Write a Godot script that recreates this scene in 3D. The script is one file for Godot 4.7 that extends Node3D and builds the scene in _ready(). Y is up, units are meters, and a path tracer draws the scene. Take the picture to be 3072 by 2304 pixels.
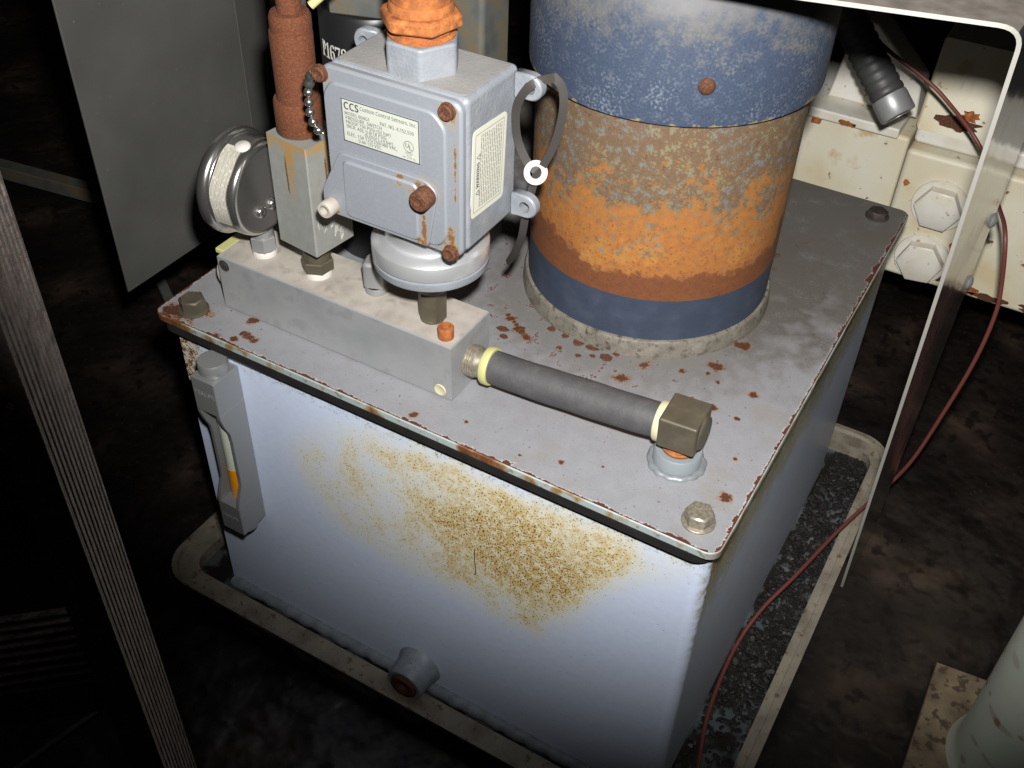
extends Node3D
# A rusty hydraulic power unit photographed with a small camera flash in a dark machine room.
# All positions are in metres; y = LID is the top of the tank lid, y = 0 is the floor.

const LID := 0.31
const LW := 0.42
const LD := 0.423
const CAM := Vector3(0.4978, 0.4479, 0.3841)

# ------------------------------------------------------------------ mesh builder
class MB:
	var v := PackedVector3Array()
	var n := PackedVector3Array()
	var uv := PackedVector2Array()
	var xf := Transform3D()
	var base := Transform3D()

	func at(t: Transform3D) -> MB:
		xf = base * t
		return self

	func tri(a: Vector3, b: Vector3, c: Vector3, na: Vector3, nb: Vector3, nc: Vector3, ua := Vector2(), ub := Vector2(), uc := Vector2()) -> void:
		var cr := (b - a).cross(c - a)
		if cr.length_squared() < 1e-20:
			return
		var s := na + nb + nc
		v.append(xf * a)
		n.append((xf.basis * na).normalized())
		uv.append(ua)
		if cr.dot(s) * xf.basis.determinant() > 0.0:
			v.append(xf * c); v.append(xf * b)
			n.append((xf.basis * nc).normalized()); n.append((xf.basis * nb).normalized())
			uv.append(uc); uv.append(ub)
		else:
			v.append(xf * b); v.append(xf * c)
			n.append((xf.basis * nb).normalized()); n.append((xf.basis * nc).normalized())
			uv.append(ub); uv.append(uc)

	func quad(a: Vector3, b: Vector3, c: Vector3, d: Vector3, na: Vector3, nb: Vector3, nc: Vector3, nd: Vector3, ua := Vector2(), ub := Vector2(), uc := Vector2(), ud := Vector2()) -> void:
		tri(a, b, c, na, nb, nc, ua, ub, uc)
		tri(a, c, d, na, nc, nd, ua, uc, ud)

	# profile of (radius, height) from bottom to top, turned round y
	func lathe(pr: Array, seg := 32, sharp := 0.75) -> void:
		var m := pr.size()
		var sn := []
		for i in m - 1:
			var d: Vector2 = pr[i + 1] - pr[i]
			sn.append(Vector2(d.y, -d.x).normalized())
		var total := 0.0
		for i in m - 1:
			total += pr[i].distance_to(pr[i + 1])
		var run := 0.0
		for i in m - 1:
			var a: Vector2 = pr[i]
			var b: Vector2 = pr[i + 1]
			var n0: Vector2 = sn[i]
			var n1: Vector2 = sn[i]
			if i > 0 and sn[i].dot(sn[i - 1]) > sharp:
				n0 = (sn[i] + sn[i - 1]).normalized()
			if i < m - 2 and sn[i].dot(sn[i + 1]) > sharp:
				n1 = (sn[i] + sn[i + 1]).normalized()
			var va := run / maxf(total, 1e-9)
			run += a.distance_to(b)
			var vb := run / maxf(total, 1e-9)
			for k in seg:
				var t0 := TAU * k / seg
				var t1 := TAU * (k + 1) / seg
				var c0 := Vector3(cos(t0), 0, sin(t0))
				var c1 := Vector3(cos(t1), 0, sin(t1))
				quad(c0 * a.x + Vector3.UP * a.y, c1 * a.x + Vector3.UP * a.y, c1 * b.x + Vector3.UP * b.y, c0 * b.x + Vector3.UP * b.y,
					c0 * n0.x + Vector3.UP * n0.y, c1 * n0.x + Vector3.UP * n0.y, c1 * n1.x + Vector3.UP * n1.y, c0 * n1.x + Vector3.UP * n1.y,
					Vector2(float(k) / seg, 1.0 - va), Vector2(float(k + 1) / seg, 1.0 - va), Vector2(float(k + 1) / seg, 1.0 - vb), Vector2(float(k) / seg, 1.0 - vb))

	func cyl(r: float, y0: float, y1: float, bev := 0.0006, seg := 32) -> void:
		lathe([Vector2(0, y0), Vector2(r - bev, y0), Vector2(r, y0 + bev), Vector2(r, y1 - bev), Vector2(r - bev, y1), Vector2(0, y1)], seg)

	func ball(p: Vector3, r: float, su := 14, sv := 8) -> void:
		var pr := []
		for i in sv + 1:
			var t := -PI / 2 + PI * i / sv
			pr.append(Vector2(maxf(cos(t), 0.0) * r, sin(t) * r))
		var keep := xf
		xf = xf * Transform3D(Basis(), p)
		lathe(pr, su, 0.3)
		xf = keep

	# rounded box
	func rbox(c: Vector3, size: Vector3, r: float, seg := 2) -> void:
		var h := size / 2
		r = minf(r, minf(h.x, minf(h.y, h.z)) * 0.98)
		var inn := h - Vector3(r, r, r)
		for ax in 3:
			var a1 := (ax + 1) % 3
			var a2 := (ax + 2) % 3
			var g1 := _lines(h[a1], r, seg)
			var g2 := _lines(h[a2], r, seg)
			for sg in [-1.0, 1.0]:
				for i in g1.size() - 1:
					for j in g2.size() - 1:
						var p := []
						var q := []
						for e in [[i, j], [i + 1, j], [i + 1, j + 1], [i, j + 1]]:
							var w := Vector3()
							w[ax] = h[ax] * sg
							w[a1] = g1[e[0]]
							w[a2] = g2[e[1]]
							var k := w.clamp(-inn, inn)
							var d := (w - k).normalized()
							p.append(c + k + d * r)
							q.append(d)
						quad(p[0], p[1], p[2], p[3], q[0], q[1], q[2], q[3])

	func _lines(h: float, r: float, seg: int) -> Array:
		var out := []
		for i in seg + 1:
			out.append(-h + r * float(i) / seg)
		for i in seg + 1:
			out.append(h - r + r * float(i) / seg)
		return out

	# polygon (x, z) extruded from y0 to y1 with bevelled rims; uvr maps the top: (x0, z0, width, depth)
	func slab(poly: PackedVector2Array, y0: float, y1: float, bev := 0.0, uvr := Rect2(0, 0, 1, 1), smooth := 0.85, parts := 7) -> void:
		var p := poly
		if Geometry2D.is_polygon_clockwise(p):
			p.reverse()
		var m := p.size()
		var en := []
		for i in m:
			var d := p[(i + 1) % m] - p[i]
			en.append(Vector2(d.y, -d.x).normalized())
		var area := 0.0
		for i in m:
			area += p[i].cross(p[(i + 1) % m])
		if area < 0.0:
			for i in m:
				en[i] = -en[i]
		var ins := PackedVector2Array()
		for i in m:
			var b: Vector2 = en[i] + en[(i + m - 1) % m]
			var l: float = maxf(b.length(), 0.2)
			var dirv := b / l
			var k: float = bev / maxf(dirv.dot(en[i]), 0.35)
			ins.append(p[i] - dirv * k)
		var run := 0.0
		for i in m:
			var j := (i + 1) % m
			var n0: Vector2 = en[i]
			var n1: Vector2 = en[i]
			if en[(i + m - 1) % m].dot(en[i]) > smooth:
				n0 = (en[i] + en[(i + m - 1) % m]).normalized()
			if en[j].dot(en[i]) > smooth:
				n1 = (en[i] + en[j]).normalized()
			var a := Vector3(n0.x, 0, n0.y)
			var b := Vector3(n1.x, 0, n1.y)
			var len := p[i].distance_to(p[j])
			if parts & 1:
				quad(Vector3(p[i].x, y0 + bev, p[i].y), Vector3(p[j].x, y0 + bev, p[j].y), Vector3(p[j].x, y1 - bev, p[j].y), Vector3(p[i].x, y1 - bev, p[i].y), a, b, b, a, Vector2(run, 1), Vector2(run + len, 1), Vector2(run + len, 0), Vector2(run, 0))
			run += len
			if bev > 0.0:
				var up := Vector3.UP
				for s in [0, 1]:
					if (s == 1 and not parts & 1) or (s == 0 and not parts & 1):
						continue
					var ye: float = y1 - bev if s == 1 else y0 + bev
					var yt: float = y1 if s == 1 else y0
					var q: Vector3 = (up if s == 1 else -up)
					quad(Vector3(p[i].x, ye, p[i].y), Vector3(p[j].x, ye, p[j].y), Vector3(ins[j].x, yt, ins[j].y), Vector3(ins[i].x, yt, ins[i].y), (a + q * 0.4).normalized(), (b + q * 0.4).normalized(), (b * 0.4 + q).normalized(), (a * 0.4 + q).normalized())
		var t := Geometry2D.triangulate_polygon(ins)
		for i in range(0, t.size(), 3):
			for s in [0, 1]:
				if (s == 1 and not parts & 2) or (s == 0 and not parts & 4):
					continue
				var y: float = y1 if s == 1 else y0
				var q: Vector3 = Vector3.UP if s == 1 else Vector3.DOWN
				var w := []
				var u := []
				for k in 3:
					var e := ins[t[i + k]]
					w.append(Vector3(e.x, y, e.y))
					u.append(Vector2((e.x - uvr.position.x) / uvr.size.x, (e.y - uvr.position.y) / uvr.size.y))
				tri(w[0], w[1], w[2], q, q, q, u[0], u[1], u[2])

	func tube(path: Array, rad, seg := 12, caps := true) -> void:
		var m := path.size()
		var up := Vector3.UP
		var rings := []
		var nrm := []
		var side := Vector3()
		var runl := 0.0
		var vs := []
		for i in m:
			var t: Vector3 = (path[mini(i + 1, m - 1)] - path[maxi(i - 1, 0)]).normalized()
			if i == 0:
				up = Vector3.UP if absf(t.y) < 0.9 else Vector3.RIGHT
				side = t.cross(up).normalized()
			else:
				side = (side - t * side.dot(t)).normalized()
				runl += path[i].distance_to(path[i - 1])
			var u2 := side.cross(t).normalized()
			var r: float = rad if rad is float else rad[i]
			var ring := []
			var rn := []
			for k in seg + 1:
				var a := TAU * k / seg
				var d := side * cos(a) + u2 * sin(a)
				ring.append(path[i] + d * r)
				rn.append(d)
			rings.append(ring)
			nrm.append(rn)
			vs.append(runl)
		for i in m - 1:
			for k in seg:
				quad(rings[i][k], rings[i][k + 1], rings[i + 1][k + 1], rings[i + 1][k], nrm[i][k], nrm[i][k + 1], nrm[i + 1][k + 1], nrm[i + 1][k],
					Vector2(float(k) / seg, vs[i]), Vector2(float(k + 1) / seg, vs[i]), Vector2(float(k + 1) / seg, vs[i + 1]), Vector2(float(k) / seg, vs[i + 1]))
		if caps:
			var t0: Vector3 = (path[0] - path[1]).normalized()
			var t1: Vector3 = (path[m - 1] - path[m - 2]).normalized()
			for k in seg:
				tri(path[0], rings[0][k], rings[0][k + 1], t0, t0, t0)
				tri(path[m - 1], rings[m - 1][k], rings[m - 1][k + 1], t1, t1, t1)

	# flat strip with thickness swept along a path; face is the direction its broad side looks
	func ribbon(path: Array, face: Vector3, w: float, th: float, taper := 0.0, ribs := false) -> void:
		var m := path.size()
		var secs := []
		for i in m:
			var t: Vector3 = (path[mini(i + 1, m - 1)] - path[maxi(i - 1, 0)]).normalized()
			var s := t.cross(face).normalized()
			var f := s.cross(t).normalized()
			var k := 1.0
			if taper > 0.0 and i > m - 6:
				k = lerpf(1.0, taper, float(i - m + 6) / 5.0)
			var tt := th
			if ribs and i % 2 == 0:
				tt = th * 1.5
			secs.append([path[i] + s * w / 2 * k + f * tt / 2, path[i] - s * w / 2 * k + f * tt / 2, path[i] - s * w / 2 * k - f * th / 2, path[i] + s * w / 2 * k - f * th / 2, f, -s, -f, s])
		for i in m - 1:
			for k in 4:
				var q: Vector3 = secs[i][4 + k]
				var q2: Vector3 = secs[i + 1][4 + k]
				quad(secs[i][k], secs[i][(k + 1) % 4], secs[i + 1][(k + 1) % 4], secs[i + 1][k], q, q, q2, q2)
		for e in [0, m - 1]:
			var t: Vector3 = (path[1] - path[0]).normalized() if e == 0 else (path[m - 2] - path[m - 1]).normalized()
			quad(secs[e][0], secs[e][1], secs[e][2], secs[e][3], -t, -t, -t, -t)

	func into(mesh: ArrayMesh, m: Material) -> void:
		var arr := []
		arr.resize(Mesh.ARRAY_MAX)
		arr[Mesh.ARRAY_VERTEX] = v
		arr[Mesh.ARRAY_NORMAL] = n
		arr[Mesh.ARRAY_TEX_UV] = uv
		mesh.add_surface_from_arrays(Mesh.PRIMITIVE_TRIANGLES, arr)
		mesh.surface_set_material(mesh.get_surface_count() - 1, m)

# ------------------------------------------------------------------ scene helpers
var names := {}
var mats := {}
var rng := RandomNumberGenerator.new()

func numbered(called: String) -> String:
	names[called] = names.get(called, -1) + 1
	return called if names[called] == 0 else "%s_%03d" % [called, names[called]]

func thing(called: String, label: String, category: String, base := Vector3.ZERO, group := "", kind := "") -> Node3D:
	var o := Node3D.new()
	o.name = numbered(called)
	add_child(o)
	o.position = base + Vector3(0, LID, 0)
	if kind:
		o.set_meta("kind", kind)
	if label:
		o.set_meta("label", label)
		o.set_meta("category", category)
	if group:
		o.set_meta("group", group)
	return o

# a builder that takes lid-relative positions for a part of thing o
func mb(o: Node3D) -> MB:
	var b := MB.new()
	var root := o
	var off := o.position
	while root.get_parent() and root.get_parent() != self:
		root = root.get_parent()
		off += root.position
	b.base = Transform3D(Basis(), Vector3(0, LID, 0) - off)
	b.xf = b.base
	return b

func part(called: String, o: Node3D, b: MB, m: Material, b2: MB = null, m2: Material = null) -> MeshInstance3D:
	var i := MeshInstance3D.new()
	i.name = called
	var am := ArrayMesh.new()
	b.into(am, m)
	if b2:
		b2.into(am, m2)
	i.mesh = am
	o.add_child(i, true)
	return i

func solo(called: String, label: String, category: String, base: Vector3, build: Callable, m: Material, group := "", kind := "") -> MeshInstance3D:
	var i := MeshInstance3D.new()
	i.name = numbered(called)
	add_child(i)
	i.position = base + Vector3(0, LID, 0)
	var b := MB.new()
	b.base = Transform3D(Basis(), -base)
	b.xf = b.base
	build.call(b)
	var am := ArrayMesh.new()
	b.into(am, m)
	i.mesh = am
	if label:
		i.set_meta("label", label)
		i.set_meta("category", category)
	if group:
		i.set_meta("group", group)
	if kind:
		i.set_meta("kind", kind)
	return i

func T(p: Vector3, rot := Vector3.ZERO) -> Transform3D:
	return Transform3D(Basis.from_euler(rot), p)

# transform that turns the builder's y axis to direction d at p
func along(p: Vector3, d: Vector3, spin := 0.0) -> Transform3D:
	var y := d.normalized()
	var x := Vector3.FORWARD.cross(y)
	if x.length() < 0.2:
		x = Vector3.RIGHT.cross(y)
	x = x.normalized()
	return Transform3D(Basis(x, y, x.cross(y)) * Basis(Vector3.UP, spin), p)

func ngon(k: int, r: float, turn := 0.0, c := Vector2.ZERO) -> PackedVector2Array:
	var p := PackedVector2Array()
	for i in k:
		p.append(c + Vector2(cos(turn + TAU * i / k), sin(turn + TAU * i / k)) * r)
	return p

func rrect(x0: float, z0: float, x1: float, z1: float, r: float, seg := 5) -> PackedVector2Array:
	var p := PackedVector2Array()
	for e in [[x1 - r, z1 - r, 0.0], [x0 + r, z1 - r, PI / 2], [x0 + r, z0 + r, PI], [x1 - r, z0 + r, PI * 1.5]]:
		for i in seg + 1:
			var a: float = e[2] + PI / 2 * i / seg
			p.append(Vector2(e[0] + cos(a) * r, e[1] + sin(a) * r))
	return p

func round_poly(pts: Array, r: float, seg := 4) -> PackedVector2Array:
	var out := PackedVector2Array()
	var m := pts.size()
	for i in m:
		var a: Vector2 = pts[(i + m - 1) % m]
		var b: Vector2 = pts[i]
		var c: Vector2 = pts[(i + 1) % m]
		var k := minf(r, minf(a.distance_to(b), b.distance_to(c)) * 0.45)
		var s := b + (a - b).normalized() * k
		var e := b + (c - b).normalized() * k
		for j in seg + 1:
			var t := float(j) / seg
			out.append(s.lerp(b, t).lerp(b.lerp(e, t), t))
	return out

func curve(pts: Array, step := 0.006) -> Array:
	var c := Curve3D.new()
	c.bake_interval = step
	for i in pts.size():
		var d: Vector3 = (pts[mini(i + 1, pts.size() - 1)] - pts[maxi(i - 1, 0)]) / 6.0
		c.add_point(pts[i], -d, d)
	return Array(c.get_baked_points())

# ------------------------------------------------------------------ textures
func nbytes(sd: int, freq: float, w: int, h: int, oct := 4, seamless := true, cell := false) -> PackedByteArray:
	var f := FastNoiseLite.new()
	f.seed = sd
	f.frequency = freq
	f.noise_type = FastNoiseLite.TYPE_CELLULAR if cell else FastNoiseLite.TYPE_SIMPLEX_SMOOTH
	f.fractal_octaves = oct
	if oct <= 1:
		f.fractal_type = FastNoiseLite.FRACTAL_NONE
	var im := f.get_seamless_image(w, h) if seamless else f.get_image(w, h)
	im.convert(Image.FORMAT_L8)
	return im.get_data()

func lut(stops: Array) -> Array:
	var g := Gradient.new()
	var offs := PackedFloat32Array()
	var cols := PackedColorArray()
	for s in stops:
		offs.append(s[0])
		cols.append(s[1])
	g.offsets = offs
	g.colors = cols
	var out := []
	for i in 256:
		out.append(g.sample(i / 255.0))
	return out

func rgb(r: int, g: int, b: int) -> Color:
	return Color8(r, g, b)

# layered noise: base ramp, then layers [seed, freq, octaves, low, high, colour, strength]
func mixed(size: int, sd: int, freq: float, oct: int, stops: Array, layers := []) -> ImageTexture:
	var l := lut(stops)
	var b := nbytes(sd, freq, size, size, oct)
	var px := size * size
	var col := PackedColorArray()
	col.resize(px)
	for i in px:
		col[i] = l[b[i]]
	for y in layers:
		var q := nbytes(y[0], y[1], size, size, y[2])
		var st := PackedFloat32Array()
		st.resize(256)
		for i in 256:
			st[i] = smoothstep(y[3], y[4], i / 255.0) * y[6]
		var c: Color = y[5]
		for i in px:
			var s := st[q[i]]
			if s > 0.004:
				col[i] = col[i].lerp(c, s)
	return to_tex(col, size, size)

func to_tex(col: PackedColorArray, w: int, h: int) -> ImageTexture:
	var d := PackedByteArray()
	d.resize(w * h * 3)
	var k := 0
	for i in w * h:
		var c := col[i]
		d[k] = int(clampf(c.r, 0, 1) * 255.0)
		d[k + 1] = int(clampf(c.g, 0, 1) * 255.0)
		d[k + 2] = int(clampf(c.b, 0, 1) * 255.0)
		k += 3
	return ImageTexture.create_from_image(Image.create_from_data(w, h, false, Image.FORMAT_RGB8, d))

func bump(sd: int, freq: float, oct: int, strength: float, size := 256) -> ImageTexture:
	var im := Image.create_from_data(size, size, false, Image.FORMAT_L8, nbytes(sd, freq, size, size, oct))
	im.bump_map_to_normal_map(strength)
	return ImageTexture.create_from_image(im)

func mat(called: String, col: Color, rough: float, metal := 0.0, tex: Texture2D = null, scale := 10.0, nrm: Texture2D = null, nstr := 1.0, uvs := false) -> StandardMaterial3D:
	var m := StandardMaterial3D.new()
	m.resource_name = called
	m.albedo_color = Color.WHITE if tex else col
	m.roughness = rough
	m.metallic = metal
	if tex:
		m.albedo_texture = tex
	if nrm:
		m.normal_enabled = true
		m.normal_texture = nrm
		m.normal_scale = nstr
	if not uvs and (tex or nrm):
		m.uv1_triplanar = true
		m.uv1_scale = Vector3(scale, scale, scale)
	mats[called] = m
	return m

# lettering: flat raised print, fitted to a width; p is the left end of the line's middle, on a plane given by basis
func lettering(called: String, s: String, o: Node3D, at: Transform3D, cap: float, width: float, m: Material, bold := true, font := "Droid Sans", depth := 0.00012) -> void:
	var f := SystemFont.new()
	f.font_names = PackedStringArray([font])
	f.font_weight = 700 if bold else 400
	var t := TextMesh.new()
	t.text = s
	t.font = f
	t.font_size = 48
	t.pixel_size = cap / (0.72 * 48.0)
	t.depth = depth
	t.curve_step = 2.0
	t.horizontal_alignment = HORIZONTAL_ALIGNMENT_CENTER
	t.vertical_alignment = VERTICAL_ALIGNMENT_CENTER
	t.material = m
	var bb := t.get_aabb()
	var i := MeshInstance3D.new()
	i.name = called
	i.mesh = t
	o.add_child(i, true)
	var k := width / maxf(bb.size.x, 1e-6)
	var tall := 1.28 if ("(" in s or "," in s or "/" in s) else 1.04
	var ky := cap * tall / maxf(bb.size.y, 1e-6)
	var root := o
	var off := Vector3.ZERO
	while root != self:
		off += root.position
		root = root.get_parent()
	i.transform = Transform3D(at.basis * Basis.from_scale(Vector3(k, ky, 1)), at.origin + Vector3(0, LID, 0) - off + at.basis * Vector3(width / 2, 0, 0))

const FRONT := Basis(Vector3(1, 0, 0), Vector3(0, 1, 0), Vector3(0, 0, 1))
const RIGHT_FACE := Basis(Vector3(0, 0, -1), Vector3(0, 1, 0), Vector3(1, 0, 0))

func _ready() -> void:
	rng.seed = 7
	stage()
	textures()
	floor_and_tray()
	tank()
	level_gauge()
	motor()
	manifold()
	gauge()
	valve_and_pipe()
	pressure_switch()
	hose()
	background_left()
	casting()
	guard_and_wire()
	flakes()

# ------------------------------------------------------------------ camera and light
func stage() -> void:
	var cam := Camera3D.new()
	cam.name = "camera"
	add_child(cam)
	cam.basis = Basis.from_euler(Vector3(-0.71746, 0.50153, 0.03797))
	cam.position = CAM + Vector3(0, LID, 0)
	cam.fov = 40.19
	cam.near = 0.02
	cam.far = 60.0
	cam.current = true

	var we := WorldEnvironment.new()
	we.name = "environment"
	var e := Environment.new()
	e.background_mode = Environment.BG_COLOR
	e.background_color = Color(0.025, 0.025, 0.027)
	e.background_energy_multiplier = 1.0
	e.tonemap_mode = Environment.TONE_MAPPER_LINEAR
	e.tonemap_exposure = 1.0
	e.sdfgi_enabled = true
	e.ssao_enabled = true
	e.ssil_enabled = true
	we.environment = e
	add_child(we)

	# the camera's own flash, above and to the left of the lens
	var fl := SpotLight3D.new()
	fl.name = "camera_flash"
	add_child(fl)
	var b := cam.basis
	fl.position = cam.position + b * Vector3(0.018, 0.056, 0.0)
	var aim := b * Vector3((2200.0 - 1536.0) / 3150.0, -(-220.0 - 1152.0) / 3150.0, -1.0)
	fl.look_at_from_position(fl.position, fl.position + aim, Vector3.UP)
	fl.light_color = Color(1.0, 0.995, 0.985)
	fl.light_energy = 1.0
	fl.light_size = 0.012
	fl.spot_range = 8.0
	fl.spot_attenuation = 2.0
	fl.spot_angle = 48.6
	fl.spot_angle_attenuation = 0.54
	fl.shadow_enabled = true

# ------------------------------------------------------------------ materials
func stain_poly() -> PackedVector2Array:
	return PackedVector2Array([Vector2(0.109, -0.072), Vector2(0.1, -0.096), Vector2(0.125, -0.145), Vector2(0.167, -0.158), Vector2(0.219, -0.158), Vector2(0.276, -0.163), Vector2(0.303, -0.163),
		Vector2(0.319, -0.146), Vector2(0.338, -0.097), Vector2(0.36, -0.067), Vector2(0.398, -0.032), Vector2(0.396, -0.018), Vector2(0.335, -0.020), Vector2(0.261, -0.022), Vector2(0.197, -0.022), Vector2(0.152, -0.04)])

func edge_distance(p: Vector2, poly: PackedVector2Array) -> float:
	var d := 1e9
	for i in poly.size():
		d = minf(d, p.distance_to(Geometry2D.get_closest_point_to_segment(p, poly[i], poly[(i + 1) % poly.size()])))
	return d if Geometry2D.is_point_in_polygon(p, poly) else -d

# the tank's front: pale blue-grey enamel with a field of brown rust specks on a cream stain
func tank_front_texture() -> ImageTexture:
	var w := 1400
	var h := 1000
	var col := PackedColorArray()
	col.resize(w * h)
	var fine := nbytes(11, 0.15, w, h, 2, false)
	var mid := nbytes(12, 0.035, w, h, 4, false)
	var big := nbytes(13, 0.007, w, h, 4, false)
	var dots := nbytes(14, 0.12, w, h, 1, false)
	var poly := stain_poly()
	# coarse grid of the stain's density
	var gw := 141
	var gh := 101
	var dens := PackedFloat32Array()
	dens.resize(gw * gh)
	for j in gh:
		for i in gw:
			var p := Vector2(0.0126 + 0.4025 * i / (gw - 1), -0.014 - 0.281 * j / (gh - 1))
			var d := edge_distance(p, poly)
			var a := smoothstep(-0.016, 0.020, d)
			var core := exp(-pow((p.x - 0.295) / 0.085, 2.0) - pow((p.y + 0.085) / 0.055, 2.0))
			dens[j * gw + i] = a * (0.30 + 0.70 * core)
	var enamel := rgb(212, 223, 245)
	var enamel2 := rgb(205, 216, 239)
	var cream := rgb(230, 219, 182)
	var brown := rgb(84, 58, 26)
	var rust := rgb(112, 64, 28)
	for j in h:
		var gy := float(j) / (h - 1) * (gh - 1)
		var j0 := mini(int(gy), gh - 2)
		var fy := gy - j0
		var y := -0.014 - 0.281 * j / (h - 1)
		for i in w:
			var k := j * w + i
			var gx := float(i) / (w - 1) * (gw - 1)
			var i0 := mini(int(gx), gw - 2)
			var fx := gx - i0
			var q := j0 * gw + i0
			var den := lerpf(lerpf(dens[q], dens[q + 1], fx), lerpf(dens[q + gw], dens[q + gw + 1], fx), fy)
			var b := big[k] / 255.0
			var m := mid[k] / 255.0
			var f := fine[k] / 255.0
			var c := enamel.lerp(enamel2, m)
			var x := 0.0126 + 0.4025 * i / (w - 1)
			# rusted left edge
			var le := smoothstep(0.040, 0.0126, x + (m - 0.5) * 0.02) * smoothstep(-0.125, -0.07, y + (b - 0.5) * 0.06)
			if le > 0.05:
				c = c.lerp(rgb(206, 198, 176), minf(le * 1.2, 0.8))
				c = c.lerp(rust, smoothstep(0.60, 0.66, m * 0.6 + f * 0.4 + le * 0.16) * minf(le * 2.0, 0.95))
			var e := den + (b - 0.5) * 0.5 * minf(den * 4.0, 1.0)
			if den > 0.01:
				c = c.lerp(cream, clampf(e * 1.25, 0.0, 0.85))
				c = c.lerp(rgb(198, 168, 100), clampf((e - 0.34) * 1.4, 0.0, 0.75) * smoothstep(0.2, 0.65, m))
			# specks
			var th := 0.86 - 0.27 * clampf(e * 1.15, 0.0, 1.0)
			var sp := smoothstep(th, th + 0.08, f * 0.92 + m * 0.08) * clampf(den * 8.0, 0.0, 1.0)
			if sp > 0.01:
				c = c.lerp(brown.lerp(rust, b), sp * 0.9)
			# grime line under the gasket and stray dots
			var g := smoothstep(-0.030, -0.016, y + (m - 0.5) * 0.022)
			if g > 0.0:
				c = c.lerp(rgb(120, 112, 70), g * smoothstep(0.5, 0.66, f) * 0.8)
			if dots[k] > 243 and m > 0.55:
				c = c.lerp(rgb(84, 80, 84), 0.7)
			if absf(x - 0.2562 - 0.0006 * sin(y * 190.0)) < 0.0004 and y < -0.101 and y > -0.128:
				c = c.lerp(brown, 0.85)
			# worn right corner
			var re := smoothstep(0.405, 0.4150, x + (f - 0.5) * 0.006) * smoothstep(-0.16, -0.02, y + (b - 0.5) * 0.1)
			if re > 0.0:
				c = c.lerp(rgb(150, 128, 84), re * smoothstep(0.42, 0.6, m) * 0.85)
			col[k] = c
	return to_tex(col, w, h)

# the tank's right side, a brown rubbed band below the lid
func tank_side_texture() -> ImageTexture:
	var w := 512
	var h := 360
	var col := PackedColorArray()
	col.resize(w * h)
	var fine := nbytes(21, 0.22, w, h, 2, false)
	var mid := nbytes(22, 0.03, w, h, 4, false)
	for j in h:
		for i in w:
			var k := j * w + i
			var m := mid[k] / 255.0
			var f := fine[k] / 255.0
			var c := rgb(202, 212, 230).lerp(rgb(193, 203, 221), m)
			var t := float(j) / h
			var a := smoothstep(0.30, 0.06, t + (m - 0.5) * 0.25)
			c = c.lerp(rgb(170, 164, 132), a * 0.85)
			c = c.lerp(rgb(126, 100, 52), a * smoothstep(0.42, 0.62, m * 0.6 + f * 0.4) * 0.85)
			col[k] = c
	return to_tex(col, w, h)

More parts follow.
